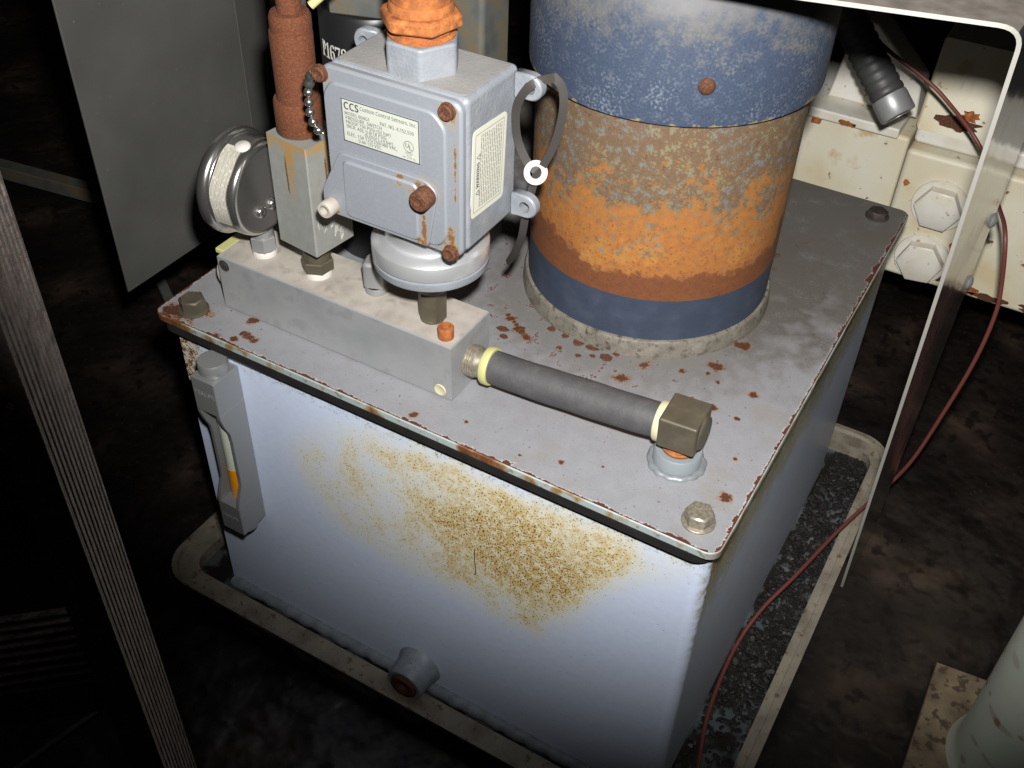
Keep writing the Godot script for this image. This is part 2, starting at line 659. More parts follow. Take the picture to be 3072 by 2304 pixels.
# the lid: dull grey paint, dirty, with rust spots where the photograph has them and flaking rims
func lid_texture() -> ImageTexture:
	var w := 1280
	var h := 1280
	var col := PackedColorArray()
	col.resize(w * h)
	var fine := nbytes(31, 0.16, w, h, 2, false)
	var mid := nbytes(32, 0.022, w, h, 5, false)
	var big := nbytes(33, 0.004, w, h, 4, false)
	var pep := nbytes(34, 0.085, w, h, 1, false)
	var dirt := nbytes(35, 0.011, w, h, 4, false)
	for j in h:
		var z := -LD * (1.0 - float(j) / (h - 1))
		for i in w:
			var k := j * w + i
			var x := LW * float(i) / (w - 1)
			var f := fine[k] / 255.0
			var m := mid[k] / 255.0
			var b := big[k] / 255.0
			var dd := dirt[k] / 255.0
			var c := rgb(141, 141, 145).lerp(rgb(133, 133, 136), m)
			c = c.lerp(rgb(132, 126, 118), smoothstep(0.5, 0.8, b * 0.6 + dd * 0.4) * 0.45)
			c = c.lerp(c.darkened(0.12), f * 0.5)
			# grime worked into the paint round the motor's foot; darker grey-brown towards the back of the lid
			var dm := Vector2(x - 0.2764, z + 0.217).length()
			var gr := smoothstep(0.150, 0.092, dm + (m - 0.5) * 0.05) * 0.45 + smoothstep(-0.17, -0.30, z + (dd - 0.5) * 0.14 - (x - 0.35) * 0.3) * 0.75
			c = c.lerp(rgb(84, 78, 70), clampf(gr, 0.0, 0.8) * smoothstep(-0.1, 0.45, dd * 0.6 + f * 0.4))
			# pepper
			if pep[k] > 236 and f > 0.55:
				c = c.lerp(rgb(112, 58, 36) if m > 0.45 else rgb(58, 44, 38), 0.85)
			# rust flakes scattered behind the manifold
			var near := smoothstep(0.135, 0.10, dm) * smoothstep(-0.05, -0.12, z) * smoothstep(0.36, 0.26, x)
			if near > 0.0 and m > 0.79 - near * 0.05 and f > 0.5:
				c = c.lerp(rgb(92, 50, 36), 0.85)
			# flaking rims
			var ed := minf(minf(x, LW - x), -z)
			var jag := 0.0014 + 0.0016 * smoothstep(0.45, 0.8, m) + 0.0026 * smoothstep(0.74, 0.9, dd) + (f - 0.5) * 0.0014
			if ed < jag:
				c = rgb(96, 52, 42).lerp(rgb(66, 38, 34), f)
			elif ed < jag + 0.0006:
				c = c.lerp(rgb(186, 184, 180), 0.6)
			col[k] = c
	var spots := [[0.3086, -0.1083, 0.0062], [0.3574, -0.1543, 0.0055], [0.3164, -0.1304, 0.0046], [0.3647, -0.1843, 0.0055], [0.3887, -0.14, 0.004], [0.3704, -0.1141, 0.0035], [0.3399, -0.1378, 0.0028],
		[0.3556, -0.1441, 0.0022], [0.3646, -0.1389, 0.0022], [0.2134, -0.0078, 0.003], [0.4059, -0.0451, 0.0042], [0.3883, -0.1126, 0.0018], [0.4, -0.078, 0.0016], [0.3119, -0.0196, 0.0026], [0.0672, -0.0281, 0.004],
		[0.0689, -0.0062, 0.003], [0.0558, -0.0022, 0.0045], [0.0239, -0.0137, 0.0125], [0.012, -0.008, 0.008], [0.245, -0.02, 0.0014], [0.288, -0.012, 0.0016], [0.335, -0.03, 0.0013], [0.33, -0.082, 0.0016], [0.29, -0.093, 0.002], [0.352, -0.0895, 0.0016]]
	for q in [[0.070, -0.0150], [0.074, -0.0142], [0.078, -0.0137], [0.082, -0.0128]]:
		spots.append([q[0], q[1], 0.0034])
	for q in 8:
		spots.append([0.212 + q * 0.0035, -0.128 + q * 0.0022, 0.0032 + 0.0012 * sin(q * 2.0)])
	for s in spots:
		var r: float = s[2] * 0.85
		var ci := int(s[0] / LW * w)
		var cj := int((1.0 + s[1] / LD) * h)
		var e := int(r * 1.6 / LW * w) + 2
		for j in range(maxi(cj - e, 0), mini(cj + e, h)):
			for i in range(maxi(ci - e, 0), mini(ci + e, w)):
				var k := j * w + i
				var d := Vector2(float(i - ci) / w * LW, float(j - cj) / h * LD).length() / r
				d += (mid[k] / 255.0 - 0.5) * 1.5 + (fine[k] / 255.0 - 0.5) * 0.7
				if d < 0.85:
					col[k] = rgb(94, 56, 36).lerp(rgb(62, 40, 30), fine[k] / 255.0)
				elif d < 1.15:
					col[k] = col[k].lerp(rgb(132, 96, 70), 0.5)
	# weathered fitting stains: the clean margin round the elbow's boss and the brown halo of the corner bolt
	return to_tex(col, w, h)

# motor shell: chalky old blue and green paint eaten by orange rust
func motor_texture() -> ImageTexture:
	var w := 1600
	var h := 400
	var col := PackedColorArray()
	col.resize(w * h)
	var fine := nbytes(41, 0.13, w, h, 3)
	var mid := nbytes(42, 0.04, w, h, 5)
	var big := nbytes(43, 0.008, w, h, 4)
	var pat := nbytes(44, 0.045, w, h, 5)
	for j in h:
		var t := 1.0 - float(j) / (h - 1)   # 0 at the blue foot, 1 under the cap
		for i in w:
			var k := j * w + i
			var f := fine[k] / 255.0
			var m := mid[k] / 255.0
			var b := big[k] / 255.0
			var p := pat[k] / 255.0
			var tt := t + (b - 0.5) * 0.42 + (m - 0.5) * 0.16
			var c := rgb(160, 104, 46).lerp(rgb(140, 86, 42), m)
			c = c.lerp(rgb(176, 122, 54), smoothstep(0.5, 0.8, b * 0.6 + p * 0.4) * 0.6)
			c = c.lerp(rgb(112, 68, 40), smoothstep(0.56, 0.74, f * 0.65 + m * 0.35) * 0.55)
			# dull brown-grey upper half, the rust showing through in grains
			var top := smoothstep(0.30, 0.72, tt)
			var grain := smoothstep(0.62 - top * 0.5, 0.80 - top * 0.5, f * 0.55 + m * 0.45)
			c = c.lerp(rgb(100, 84, 66).lerp(rgb(82, 68, 56), f), maxf(top * 0.55, grain * minf(top * 2.2, 1.0) * 0.85))
			# crumbs of pale green and blue paint
			var pf := p * 0.34 + f * 0.42 + m * 0.24
			var g := smoothstep(0.52, 0.60, pf) * smoothstep(0.20, 0.60, tt)
			c = c.lerp(rgb(126, 123, 94).lerp(rgb(106, 114, 118), smoothstep(0.42, 0.68, b)), g * 0.72)
			var g2 := smoothstep(0.66, 0.72, m * 0.35 + p * 0.35 + f * 0.3)
			c = c.lerp(rgb(108, 114, 114), g2 * 0.6)
			c = c.lerp(rgb(58, 44, 35), smoothstep(0.68, 0.80, f * 0.7 + (1.0 - m) * 0.3) * 0.6)
			# darker red-brown band above the blue foot, reaching higher at one side
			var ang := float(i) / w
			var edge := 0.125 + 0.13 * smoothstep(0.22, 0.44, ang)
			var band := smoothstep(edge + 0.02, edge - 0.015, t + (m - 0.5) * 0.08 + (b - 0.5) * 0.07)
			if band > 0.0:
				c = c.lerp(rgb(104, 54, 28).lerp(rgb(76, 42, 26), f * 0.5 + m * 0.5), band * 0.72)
			col[k] = c
	return to_tex(col, w, h)

func cap_texture() -> ImageTexture:
	var w := 1024
	var h := 320
	var col := PackedColorArray()
	col.resize(w * h)
	var fine := nbytes(51, 0.24, w, h, 2)
	var mid := nbytes(52, 0.05, w, h, 4)
	var big := nbytes(53, 0.012, w, h, 4)
	for j in h:
		var t := 1.0 - float(j) / (h - 1)
		for i in w:
			var k := j * w + i
			var f := fine[k] / 255.0
			var m := mid[k] / 255.0
			var b := big[k] / 255.0
			var c := rgb(62, 73, 93).lerp(rgb(52, 62, 80), m)
			c = c.lerp(rgb(90, 99, 114), smoothstep(0.46, 0.75, f * 0.5 + m * 0.5) * 0.7)
			c = c.lerp(rgb(132, 140, 150), smoothstep(0.62, 0.8, f * 0.55 + b * 0.45) * 0.6)
			c = c.lerp(rgb(46, 54, 70), smoothstep(0.36, 0.2, f * 0.5 + m * 0.5) * 0.6)
			# settled grey-brown dust, patchy
			var d := smoothstep(0.22, 0.46, t + (b - 0.5) * 0.22 + (m - 0.5) * 0.2 + (f - 0.5) * 0.12)
			c = c.lerp(rgb(112, 106, 99).lerp(rgb(92, 88, 84), f), d * 0.7)
			# chipped rim, bare yellow-brown
			if t < 0.034 + (m - 0.5) * 0.05:
				c = c.lerp(rgb(158, 132, 84), 0.75)
			col[k] = c
	return to_tex(col, w, h)

# front cover of the switch: grey enamel with rust weeping from screws, in face coordinates
func cover_texture() -> ImageTexture:
	var w := 640
	var h := 640
	var x0 := 0.150
	var y1 := 0.216
	var s := 0.1
	var col := PackedColorArray()
	col.resize(w * h)
	var fine := nbytes(61, 0.2, w, h, 2, false)
	var mid := nbytes(62, 0.03, w, h, 4, false)
	var marks := [[0.1562, 0.2071, 0.006, 0.006], [0.235, 0.2071, 0.007, 0.010], [0.2362, 0.1232, 0.008, 0.010], [0.2218, 0.1585, 0.010, 0.008], [0.2068, 0.1615, 0.004, 0.004], [0.1576, 0.1275, 0.007, 0.007], [0.2362, 0.131, 0.0035, 0.012],
		[0.221, 0.130, 0.0022, 0.03], [0.239, 0.180, 0.0012, 0.016], [0.239, 0.160, 0.0010, 0.007], [0.2185, 0.127, 0.004, 0.004], [0.2105, 0.2125, 0.006, 0.0012]]
	for j in h:
		for i in w:
			var k := j * w + i
			var m := mid[k] / 255.0
			var f := fine[k] / 255.0
			var c := rgb(136, 140, 146).lerp(rgb(127, 131, 138), m)
			c = c.lerp(rgb(158, 161, 164), smoothstep(0.62, 0.8, m * 0.7 + f * 0.3) * 0.35)
			var x := x0 + s * i / w
			var y := y1 - s * j / h
			for q in marks:
				var dx: float = (x - q[0]) / q[2]
				var dy: float = (y - q[1]) / q[3]
				var d := dx * dx + dy * dy
				if d < 2.0:
					var a := smoothstep(1.4, 0.1, d + (m - 0.5) * 1.2 + (f - 0.5) * 0.6)
					c = c.lerp(rgb(160, 132, 88), a * 0.5)
					c = c.lerp(rgb(110, 68, 36), smoothstep(0.85, 1.0, a) * 0.7)
			col[k] = c
	return to_tex(col, w, h)

func warning_texture() -> ImageTexture:
	var w := 256
	var h := 384
	var im := Image.create(w, h, false, Image.FORMAT_RGB8)
	im.fill(rgb(204, 203, 188))
	var ink := rgb(74, 72, 70)
	for r in [Rect2i(20, 22, 216, 2), Rect2i(20, 360, 216, 2), Rect2i(20, 22, 2, 340), Rect2i(234, 22, 2, 340)]:
		im.fill_rect(r, ink)
	var g := RandomNumberGenerator.new()
	g.seed = 3
	for l in 12:
		var x := 62 + l * 14
		var y := 350
		while y > 40:
			var len := g.randi_range(8, 30)
			im.fill_rect(Rect2i(x, maxi(y - len, 34), 5, mini(len, y - 34)), rgb(112, 110, 106))
			y -= len + g.randi_range(3, 5)
	return ImageTexture.create_from_image(im)

func sticker_texture() -> ImageTexture:
	var im := Image.create(128, 256, false, Image.FORMAT_RGB8)
	im.fill(rgb(188, 184, 170))
	var g := RandomNumberGenerator.new()
	g.seed = 5
	for l in 11:
		var y := 8
		while y < 240:
			var len := g.randi_range(10, 60)
			im.fill_rect(Rect2i(8 + l * 11, y, 4 if l % 3 else 6, mini(len, 246 - y)), rgb(138, 134, 124))
			y += len + g.randi_range(3, 8)
	return ImageTexture.create_from_image(im)

# square valve block: dull aluminium with a rust run down one face (four faces side by side)
func valve_texture() -> ImageTexture:
	var w := 512
	var h := 256
	var col := PackedColorArray()
	col.resize(w * h)
	var fine := nbytes(71, 0.2, w, h, 2)
	var mid := nbytes(72, 0.03, w, h, 4)
	for j in h:
		for i in w:
			var k := j * w + i
			var m := mid[k] / 255.0
			var f := fine[k] / 255.0
			var c := rgb(148, 149, 144).lerp(rgb(134, 135, 130), m * 0.7 + f * 0.3)
			var u := fmod(float(i) / w * 4.0, 1.0)
			var t := float(j) / h
			var a := smoothstep(0.2, 0.02, absf(u - 0.55 + (m - 0.5) * 0.12)) * smoothstep(0.62, 0.1, t + (m - 0.5) * 0.25)
			a = maxf(a, smoothstep(0.12, 0.0, t + (m - 0.5) * 0.15) * 0.8)
			c = c.lerp(rgb(176, 128, 62), a * 0.75)
			var b := smoothstep(0.028, 0.008, absf(u - 0.42 - t * 0.05)) * smoothstep(0.12, 0.2, t) * smoothstep(0.5, 0.42, t)
			c = c.lerp(rgb(76, 48, 26), b * smoothstep(0.3, 0.55, f + t * 0.4) * 0.9)
			col[k] = c
	return to_tex(col, w, h)

func textures() -> void:
	var b_fine := bump(91, 0.12, 3, 3.0)
	var b_coarse := bump(92, 0.035, 4, 6.0)
	mat("floor", rgb(40, 35, 32), 0.42, 0.0, mixed(768, 1, 0.006, 5, [[0.0, rgb(20, 17, 16)], [0.45, rgb(32, 27, 24)], [0.7, rgb(48, 39, 33)], [1.0, rgb(82, 68, 54)]],
		[[2, 0.03, 4, 0.6, 0.75, rgb(19, 16, 15), 0.7], [3, 0.09, 2, 0.78, 0.86, rgb(76, 56, 40), 0.4], [4, 0.16, 1, 0.95, 0.98, rgb(140, 132, 120), 0.5]]), 1.5, b_coarse, 0.4)
	mat("tank_front", Color.WHITE, 0.34, 0.0, tank_front_texture(), 1.0, null, 1.0, true)
	mat("tank_side", Color.WHITE, 0.34, 0.0, tank_side_texture(), 1.0, null, 1.0, true)
	mat("enamel", rgb(124, 130, 134), 0.5)
	mat("lid_top", Color.WHITE, 0.52, 0.0, lid_texture(), 1.0, null, 1.0, true)
	mat("lid_edge", Color.WHITE, 0.5, 0.0, mixed(512, 7, 0.012, 5, [[0.0, rgb(150, 162, 162)], [0.60, rgb(162, 172, 170)], [0.72, rgb(140, 118, 84)], [0.84, rgb(108, 68, 40)], [1.0, rgb(80, 48, 34)]], [[85, 0.06, 3, 0.7, 0.85, rgb(96, 70, 50), 0.5]]), 4.0)
	mat("rubber", rgb(24, 22, 21), 0.75, 0.0, null, 1.0, b_fine, 0.3)
	mat("black_hose", rgb(66, 65, 66), 0.6, 0.0, mixed(256, 8, 0.03, 4, [[0.0, rgb(64, 63, 64)], [0.6, rgb(74, 73, 74)], [1.0, rgb(86, 84, 84)]], [[86, 0.2, 2, 0.86, 0.92, rgb(140, 136, 130), 0.4]]), 10.0, b_fine, 0.12)
	mat("rust", Color.WHITE, 0.88, 0.0, mixed(384, 9, 0.05, 4, [[0.0, rgb(62, 36, 22)], [0.4, rgb(88, 47, 24)], [0.65, rgb(104, 56, 28)], [1.0, rgb(134, 78, 40)]],
		[[10, 0.14, 2, 0.66, 0.8, rgb(52, 29, 23), 0.7], [15, 0.2, 2, 0.78, 0.86, rgb(150, 82, 42), 0.6]]), 26.0, b_fine, 0.15)
	mat("orange_rust", Color.WHITE, 0.85, 0.0, mixed(256, 16, 0.02, 4, [[0.0, rgb(112, 62, 30)], [0.45, rgb(150, 86, 40)], [0.7, rgb(166, 100, 48)], [1.0, rgb(184, 128, 80)]],
		[[17, 0.09, 3, 0.68, 0.82, rgb(100, 54, 30), 0.7]]), 26.0, b_fine, 0.12)
	mat("dark_rust", Color.WHITE, 0.8, 0.0, mixed(256, 18, 0.05, 4, [[0.0, rgb(50, 32, 22)], [0.5, rgb(82, 47, 27)], [1.0, rgb(128, 78, 44)]]), 40.0, b_fine, 1.0)
	mat("aluminium", Color.WHITE, 0.45, 0.35, mixed(512, 19, 0.006, 4, [[0.0, rgb(148, 150, 152)], [0.5, rgb(160, 161, 162)], [1.0, rgb(168, 168, 168)]],
		[[20, 0.012, 4, 0.6, 0.9, rgb(122, 126, 131), 0.35], [23, 0.2, 2, 0.84, 0.9, rgb(192, 192, 190), 0.5]]), 6.0)
	mat("dusty_aluminium", Color.WHITE, 0.75, 0.05, mixed(512, 24, 0.012, 5, [[0.0, rgb(148, 141, 133)], [0.5, rgb(164, 156, 147)], [1.0, rgb(174, 167, 158)]],
		[[25, 0.010, 4, 0.70, 0.95, rgb(118, 109, 100), 0.5], [26, 0.05, 2, 0.9, 0.95, rgb(172, 108, 66), 0.7], [81, 0.2, 2, 0.8, 0.88, rgb(120, 112, 104), 0.5]]), 8.0)
	mat("turned", rgb(212, 213, 214), 0.3, 0.7)
	mat("satin", rgb(150, 151, 151), 0.42, 0.45)
	mat("chrome", rgb(208, 206, 202), 0.2, 0.95)
	mat("steel", rgb(150, 142, 126), 0.42, 0.6, mixed(256, 27, 0.05, 3, [[0.0, rgb(118, 110, 96)], [0.6, rgb(156, 148, 132)], [1.0, rgb(178, 170, 156)]]), 25.0)
	mat("brown_steel", rgb(92, 84, 70), 0.5, 0.35, mixed(256, 28, 0.02, 3, [[0.0, rgb(82, 76, 63)], [0.6, rgb(92, 85, 71)], [1.0, rgb(102, 94, 79)]]), 12.0)
	mat("cast_grey", Color.WHITE, 0.46, 0.12, mixed(256, 29, 0.02, 4, [[0.0, rgb(126, 130, 136)], [0.6, rgb(136, 140, 146)], [1.0, rgb(148, 151, 156)]]), 12.0, b_fine, 0.18)
	mat("cast_dusty", Color.WHITE, 0.7, 0.0, mixed(256, 36, 0.015, 4, [[0.0, rgb(131, 129, 127)], [0.6, rgb(139, 136, 133)], [1.0, rgb(146, 143, 140)]]), 9.0, b_fine, 0.1)
	var cv := mat("cover", Color.WHITE, 0.44, 0.12, cover_texture(), 1.0, null, 1.0, true)
	cv.texture_repeat = true
	mat("plate", rgb(184, 187, 176), 0.5, 0.1)
	mat("ink", rgb(70, 72, 74), 0.6)
	mat("pale_ink", rgb(96, 98, 98), 0.6)
	mat("label", Color.WHITE, 0.5, 0.0, warning_texture(), 1.0, null, 1.0, true)
	mat("sticker", Color.WHITE, 0.55, 0.0, sticker_texture(), 1.0, null, 1.0, true)
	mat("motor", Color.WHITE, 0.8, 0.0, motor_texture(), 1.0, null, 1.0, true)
	mat("cap", Color.WHITE, 0.62, 0.0, cap_texture(), 1.0, null, 1.0, true)
	mat("navy", Color.WHITE, 0.62, 0.0, mixed(256, 37, 0.02, 4, [[0.0, rgb(46, 54, 70)], [0.6, rgb(52, 61, 78)], [1.0, rgb(64, 71, 84)]], [[38, 0.2, 2, 0.8, 0.9, rgb(100, 95, 86), 0.4]]), 10.0)
	mat("ring", Color.WHITE, 0.55, 0.1, mixed(384, 39, 0.012, 5, [[0.0, rgb(76, 71, 63)], [0.4, rgb(118, 112, 102)], [1.0, rgb(140, 134, 124)]], [[40, 0.035, 4, 0.60, 0.82, rgb(52, 47, 40), 0.7], [83, 0.2, 2, 0.76, 0.86, rgb(40, 36, 31), 0.7]]), 10.0, b_fine, 0.2)
	mat("yellow", rgb(182, 180, 122), 0.5)
	mat("ivory", rgb(190, 183, 152), 0.55)
	mat("white_nylon", rgb(192, 184, 180), 0.5)
	mat("ptfe", rgb(196, 192, 184), 0.6)
	mat("tie", rgb(58, 54, 52), 0.5, 0.0, null, 1.0, null)
	mat("valve", Color.WHITE, 0.55, 0.2, valve_texture(), 1.0, null, 1.0, true)
	mat("weld", rgb(124, 128, 132), 0.45, 0.2, null, 1.0, b_fine, 0.3)
	mat("tray", Color.WHITE, 0.55, 0.1, mixed(384, 45, 0.015, 5, [[0.0, rgb(110, 100, 86)], [0.5, rgb(138, 130, 117)], [1.0, rgb(154, 146, 128)]], [[46, 0.04, 4, 0.66, 0.85, rgb(78, 56, 38), 0.7], [84, 0.2, 2, 0.8, 0.9, rgb(60, 52, 44), 0.6]]), 6.0)
	mat("tray_floor", Color.WHITE, 0.35, 0.0, mixed(512, 47, 0.012, 4, [[0.0, rgb(26, 23, 21)], [0.46, rgb(36, 33, 31)], [0.56, rgb(72, 77, 80)], [0.8, rgb(86, 92, 95)], [0.9, rgb(92, 96, 97)], [1.0, rgb(150, 134, 104)]]), 4.0)
	mat("crumb", rgb(26, 23, 21), 0.55)
	mat("weld_grey", Color.WHITE, 0.45, 0.0, mixed(256, 48, 0.03, 4, [[0.0, rgb(110, 117, 124)], [0.6, rgb(132, 139, 147)], [1.0, rgb(146, 152, 158)]], [[49, 0.1, 2, 0.8, 0.88, rgb(70, 50, 36), 0.8]]), 12.0, b_fine, 0.2)
	mat("amber", rgb(236, 150, 8), 0.12)
	mats["amber"].clearcoat_enabled = true
	mat("clear_tube", rgb(196, 198, 184), 0.15)
	mat("galvanised", rgb(178, 176, 172), 0.16, 0.92, null, 1.0, b_coarse, 0.05)
	mat("guard_top", Color.WHITE, 0.55, 0.3, mixed(256, 54, 0.03, 4, [[0.0, rgb(112, 106, 98)], [0.6, rgb(134, 126, 118)], [1.0, rgb(150, 144, 136)]]), 9.0)
	mat("cut_edge", rgb(172, 169, 162), 0.45, 0.3)
	mat("wire", rgb(104, 54, 48), 0.5)
	mat("cream", Color.WHITE, 0.5, 0.0, mixed(640, 55, 0.006, 4, [[0.0, rgb(196, 176, 136)], [0.3, rgb(206, 196, 170)], [0.6, rgb(210, 204, 184)], [1.0, rgb(214, 210, 196)]],
		[[56, 0.012, 5, 0.70, 0.95, rgb(170, 124, 66), 0.55], [57, 0.03, 4, 0.86, 0.92, rgb(96, 58, 34), 0.8], [82, 0.2, 2, 0.86, 0.92, rgb(150, 138, 112), 0.4]]), 2.6)
	mat("white_paint", Color.WHITE, 0.42, 0.0, mixed(256, 58, 0.012, 4, [[0.0, rgb(202, 194, 174)], [0.5, rgb(212, 208, 198)], [1.0, rgb(216, 214, 208)]], [[59, 0.04, 4, 0.80, 0.9, rgb(136, 92, 52), 0.6]]), 8.0)
	mat("grip", rgb(58, 58, 58), 0.5)
	mat("panel", Color.WHITE, 0.6, 0.1, mixed(512, 63, 0.006, 5, [[0.0, rgb(75, 75, 73)], [0.6, rgb(84, 84, 81)], [1.0, rgb(92, 91, 88)]], [[64, 0.18, 1, 0.95, 0.98, rgb(150, 146, 120), 0.6]]), 2.5)
	mat("ladder", Color.WHITE, 0.6, 0.1, mixed(384, 65, 0.02, 5, [[0.0, rgb(98, 90, 85)], [0.6, rgb(126, 117, 111)], [1.0, rgb(150, 140, 134)]], [[66, 0.07, 3, 0.66, 0.78, rgb(116, 70, 60), 0.6], [95, 0.02, 4, 0.6, 0.8, rgb(60, 54, 50), 0.6]]), 9.0, b_fine, 0.4)
	mat("dark_iron", Color.WHITE, 0.6, 0.0, mixed(384, 88, 0.015, 5, [[0.0, rgb(34, 30, 27)], [0.5, rgb(54, 47, 41)], [1.0, rgb(86, 74, 62)]], [[89, 0.06, 3, 0.7, 0.85, rgb(92, 62, 42), 0.5]]), 5.0, b_fine, 0.4)
	mat("black_can", rgb(30, 30, 31), 0.4)
	mat("post", Color.WHITE, 0.65, 0.15, mixed(384, 67, 0.012, 5, [[0.0, rgb(74, 76, 73)], [0.5, rgb(92, 93, 90)], [0.75, rgb(104, 96, 78)], [1.0, rgb(116, 88, 58)]]), 6.0)
	mat("stanchion", Color.WHITE, 0.45, 0.0, mixed(256, 68, 0.01, 3, [[0.0, rgb(168, 174, 160)], [1.0, rgb(186, 190, 176)]], [[69, 0.03, 2, 0.86, 0.9, rgb(110, 72, 50), 0.8]]), 4.0)
	mat("base_plate", Color.WHITE, 0.6, 0.0, mixed(384, 73, 0.015, 5, [[0.0, rgb(96, 82, 66)], [0.5, rgb(134, 118, 96)], [1.0, rgb(160, 142, 112)]], [[74, 0.04, 4, 0.6, 0.74, rgb(70, 58, 48), 0.7]]), 5.0)
	mat("pencil", rgb(178, 177, 164), 0.8)

# ------------------------------------------------------------------ floor and tray
func floor_and_tray() -> void:
	solo("floor", "dark oil-stained concrete floor around the drip tray", "floor", Vector3(0, -LID, 0), func(b: MB):
		b.slab(PackedVector2Array([Vector2(-6, -7), Vector2(6, -7), Vector2(6, 3), Vector2(-6, 3)]), -LID - 0.1, -LID, 0.0), mats.floor, "", "structure")

	var t := thing("drip_tray", "shallow painted drip tray with a flat lip under the tank", "tray", Vector3(0.21, -LID, -0.2))
	var o := rrect(-0.046, -0.475, 0.4700, 0.0250, 0.032, 8)
	var i1 := rrect(-0.0420, -0.470, 0.4636, 0.0215, 0.030, 8)
	var i2 := rrect(-0.0270, -0.456, 0.4612, 0.0200, 0.02, 8)
	var ob := rrect(-0.024, -0.452, 0.4560, 0.0060, 0.018, 8)
	var b := mb(t)
	var m := o.size()
	for k in m:
		var j := (k + 1) % m
		var cc := Vector2(0.21, -0.22)
		var q := func(p: Vector2, y: float) -> Vector3: return Vector3(p.x, y, p.y)
		var d := ((o[k] + o[j]) / 2 - (o[k] + o[j]) / 2 * 0.0 - cc)
		var e := o[j] - o[k]
		var nn := Vector2(e.y, -e.x).normalized()
		if nn.dot(d) < 0.0:
			nn = -nn
		var out3 := Vector3(nn.x, 0.0, nn.y)
		b.quad(q.call(o[k], -0.2830), q.call(o[j], -0.2830), q.call(i1[j], -0.2830), q.call(i1[k], -0.2830), Vector3.UP, Vector3.UP, Vector3.UP, Vector3.UP)
		b.quad(q.call(o[k], -0.2830), q.call(o[j], -0.2830), q.call(o[j], -0.2856), q.call(o[k], -0.2856), out3, out3, out3, out3)
		b.quad(q.call(o[k], -0.2856), q.call(o[j], -0.2856), q.call(ob[j], -0.2856), q.call(ob[k], -0.2856), Vector3.DOWN, Vector3.DOWN, Vector3.DOWN, Vector3.DOWN)
		b.quad(q.call(ob[k], -0.2856), q.call(ob[j], -0.2856), q.call(ob[j], -0.3098), q.call(ob[k], -0.3098), out3, out3, out3, out3)
		b.quad(q.call(i1[k], -0.2830), q.call(i1[j], -0.2830), q.call(i2[j], -0.2965), q.call(i2[k], -0.2965), (-out3 + Vector3.UP * 0.4).normalized(), (-out3 + Vector3.UP * 0.4).normalized(), (-out3 + Vector3.UP * 0.4).normalized(), (-out3 + Vector3.UP * 0.4).normalized())
	part("rim", t, b, mats.tray)
	b = mb(t)
	b.slab(i2, -0.3095, -0.2985, 0.0)
	part("tray_floor", t, b, mats.tray_floor)
	# oily crumbs of old paint and dirt, countless
	var mm := MultiMesh.new()
	mm.transform_format = MultiMesh.TRANSFORM_3D
	var cb := MB.new()
	var g := RandomNumberGenerator.new()
	g.seed = 21
	var pts := []
	for k in 7:
		pts.append(Vector2(cos(TAU * k / 7), sin(TAU * k / 7)) * g.randf_range(0.6, 1.1))
	cb.slab(PackedVector2Array(pts), -0.3, 0.35, 0.18)
	var am := ArrayMesh.new()
	cb.into(am, mats.crumb)
	mm.mesh = am
	var xs := []
	while xs.size() < 3900:
		var p: Vector3
		if xs.size() < 3300:
			p = Vector3(g.randf_range(0.418, 0.4605), 0, g.randf_range(-0.45, 0.015))
			var dense := smoothstep(-0.07, -0.15, p.z) * 0.9 + 0.10 + 0.5 * smoothstep(0.428, 0.418, p.x)
			var n := sin(p.x * 310.0 + 2.0 * sin(p.z * 190.0)) * sin(p.z * 260.0 + 1.5 * sin(p.x * 240.0))
			if g.randf() > dense or n > 0.62:
				continue
		else:
			p = Vector3(g.randf_range(-0.02, 0.41), 0, g.randf_range(0.004, 0.0175))
		var s := g.randf_range(0.0010, 0.0027)
		if g.randf() < 0.08:
			s *= 1.5
		var bs := Basis.from_euler(Vector3(g.randf_range(-0.5, 0.5), g.randf() * TAU, g.randf_range(-0.5, 0.5))) * Basis.from_scale(Vector3(s, s * g.randf_range(0.5, 1.0), s * g.randf_range(0.6, 1.2)))
		xs.append(Transform3D(bs, Vector3(p.x, -0.2982 + s * 0.3 + LID, p.z)))
	mm.instance_count = xs.size()
	for k in xs.size():
		mm.set_instance_transform(k, xs[k])
	var mi := MultiMeshInstance3D.new()
	mi.name = "oily_residue"
	mi.multimesh = mm
	mi.set_meta("kind", "stuff")
	mi.set_meta("label", "black oily crumbs covering the drip tray floor")
	mi.set_meta("category", "residue")
	add_child(mi)

# ------------------------------------------------------------------ tank
func hex_bolt(o: Node3D, p: Vector3, r: float, h: float, m: Material, spin: float, called := "lid_bolt", washer := true) -> Node3D:
	var b := mb(o)
	b.at(T(p))
	if washer:
		b.lathe([Vector2(0, 0), Vector2(r * 1.16, 0), Vector2(r * 1.16, 0.0012), Vector2(r * 1.1, 0.0016), Vector2(0, 0.0016)], 28)
	b.at(T(p, Vector3(0, spin, 0)))
	b.slab(ngon(6, r), 0.0015, h - 0.001, 0.0)
	b.lathe([Vector2(r * 0.99, h - 0.0012), Vector2(r * 0.86, h), Vector2(r * 0.82, h), Vector2(0, h)], 6)
	return part(called, o, b, m)

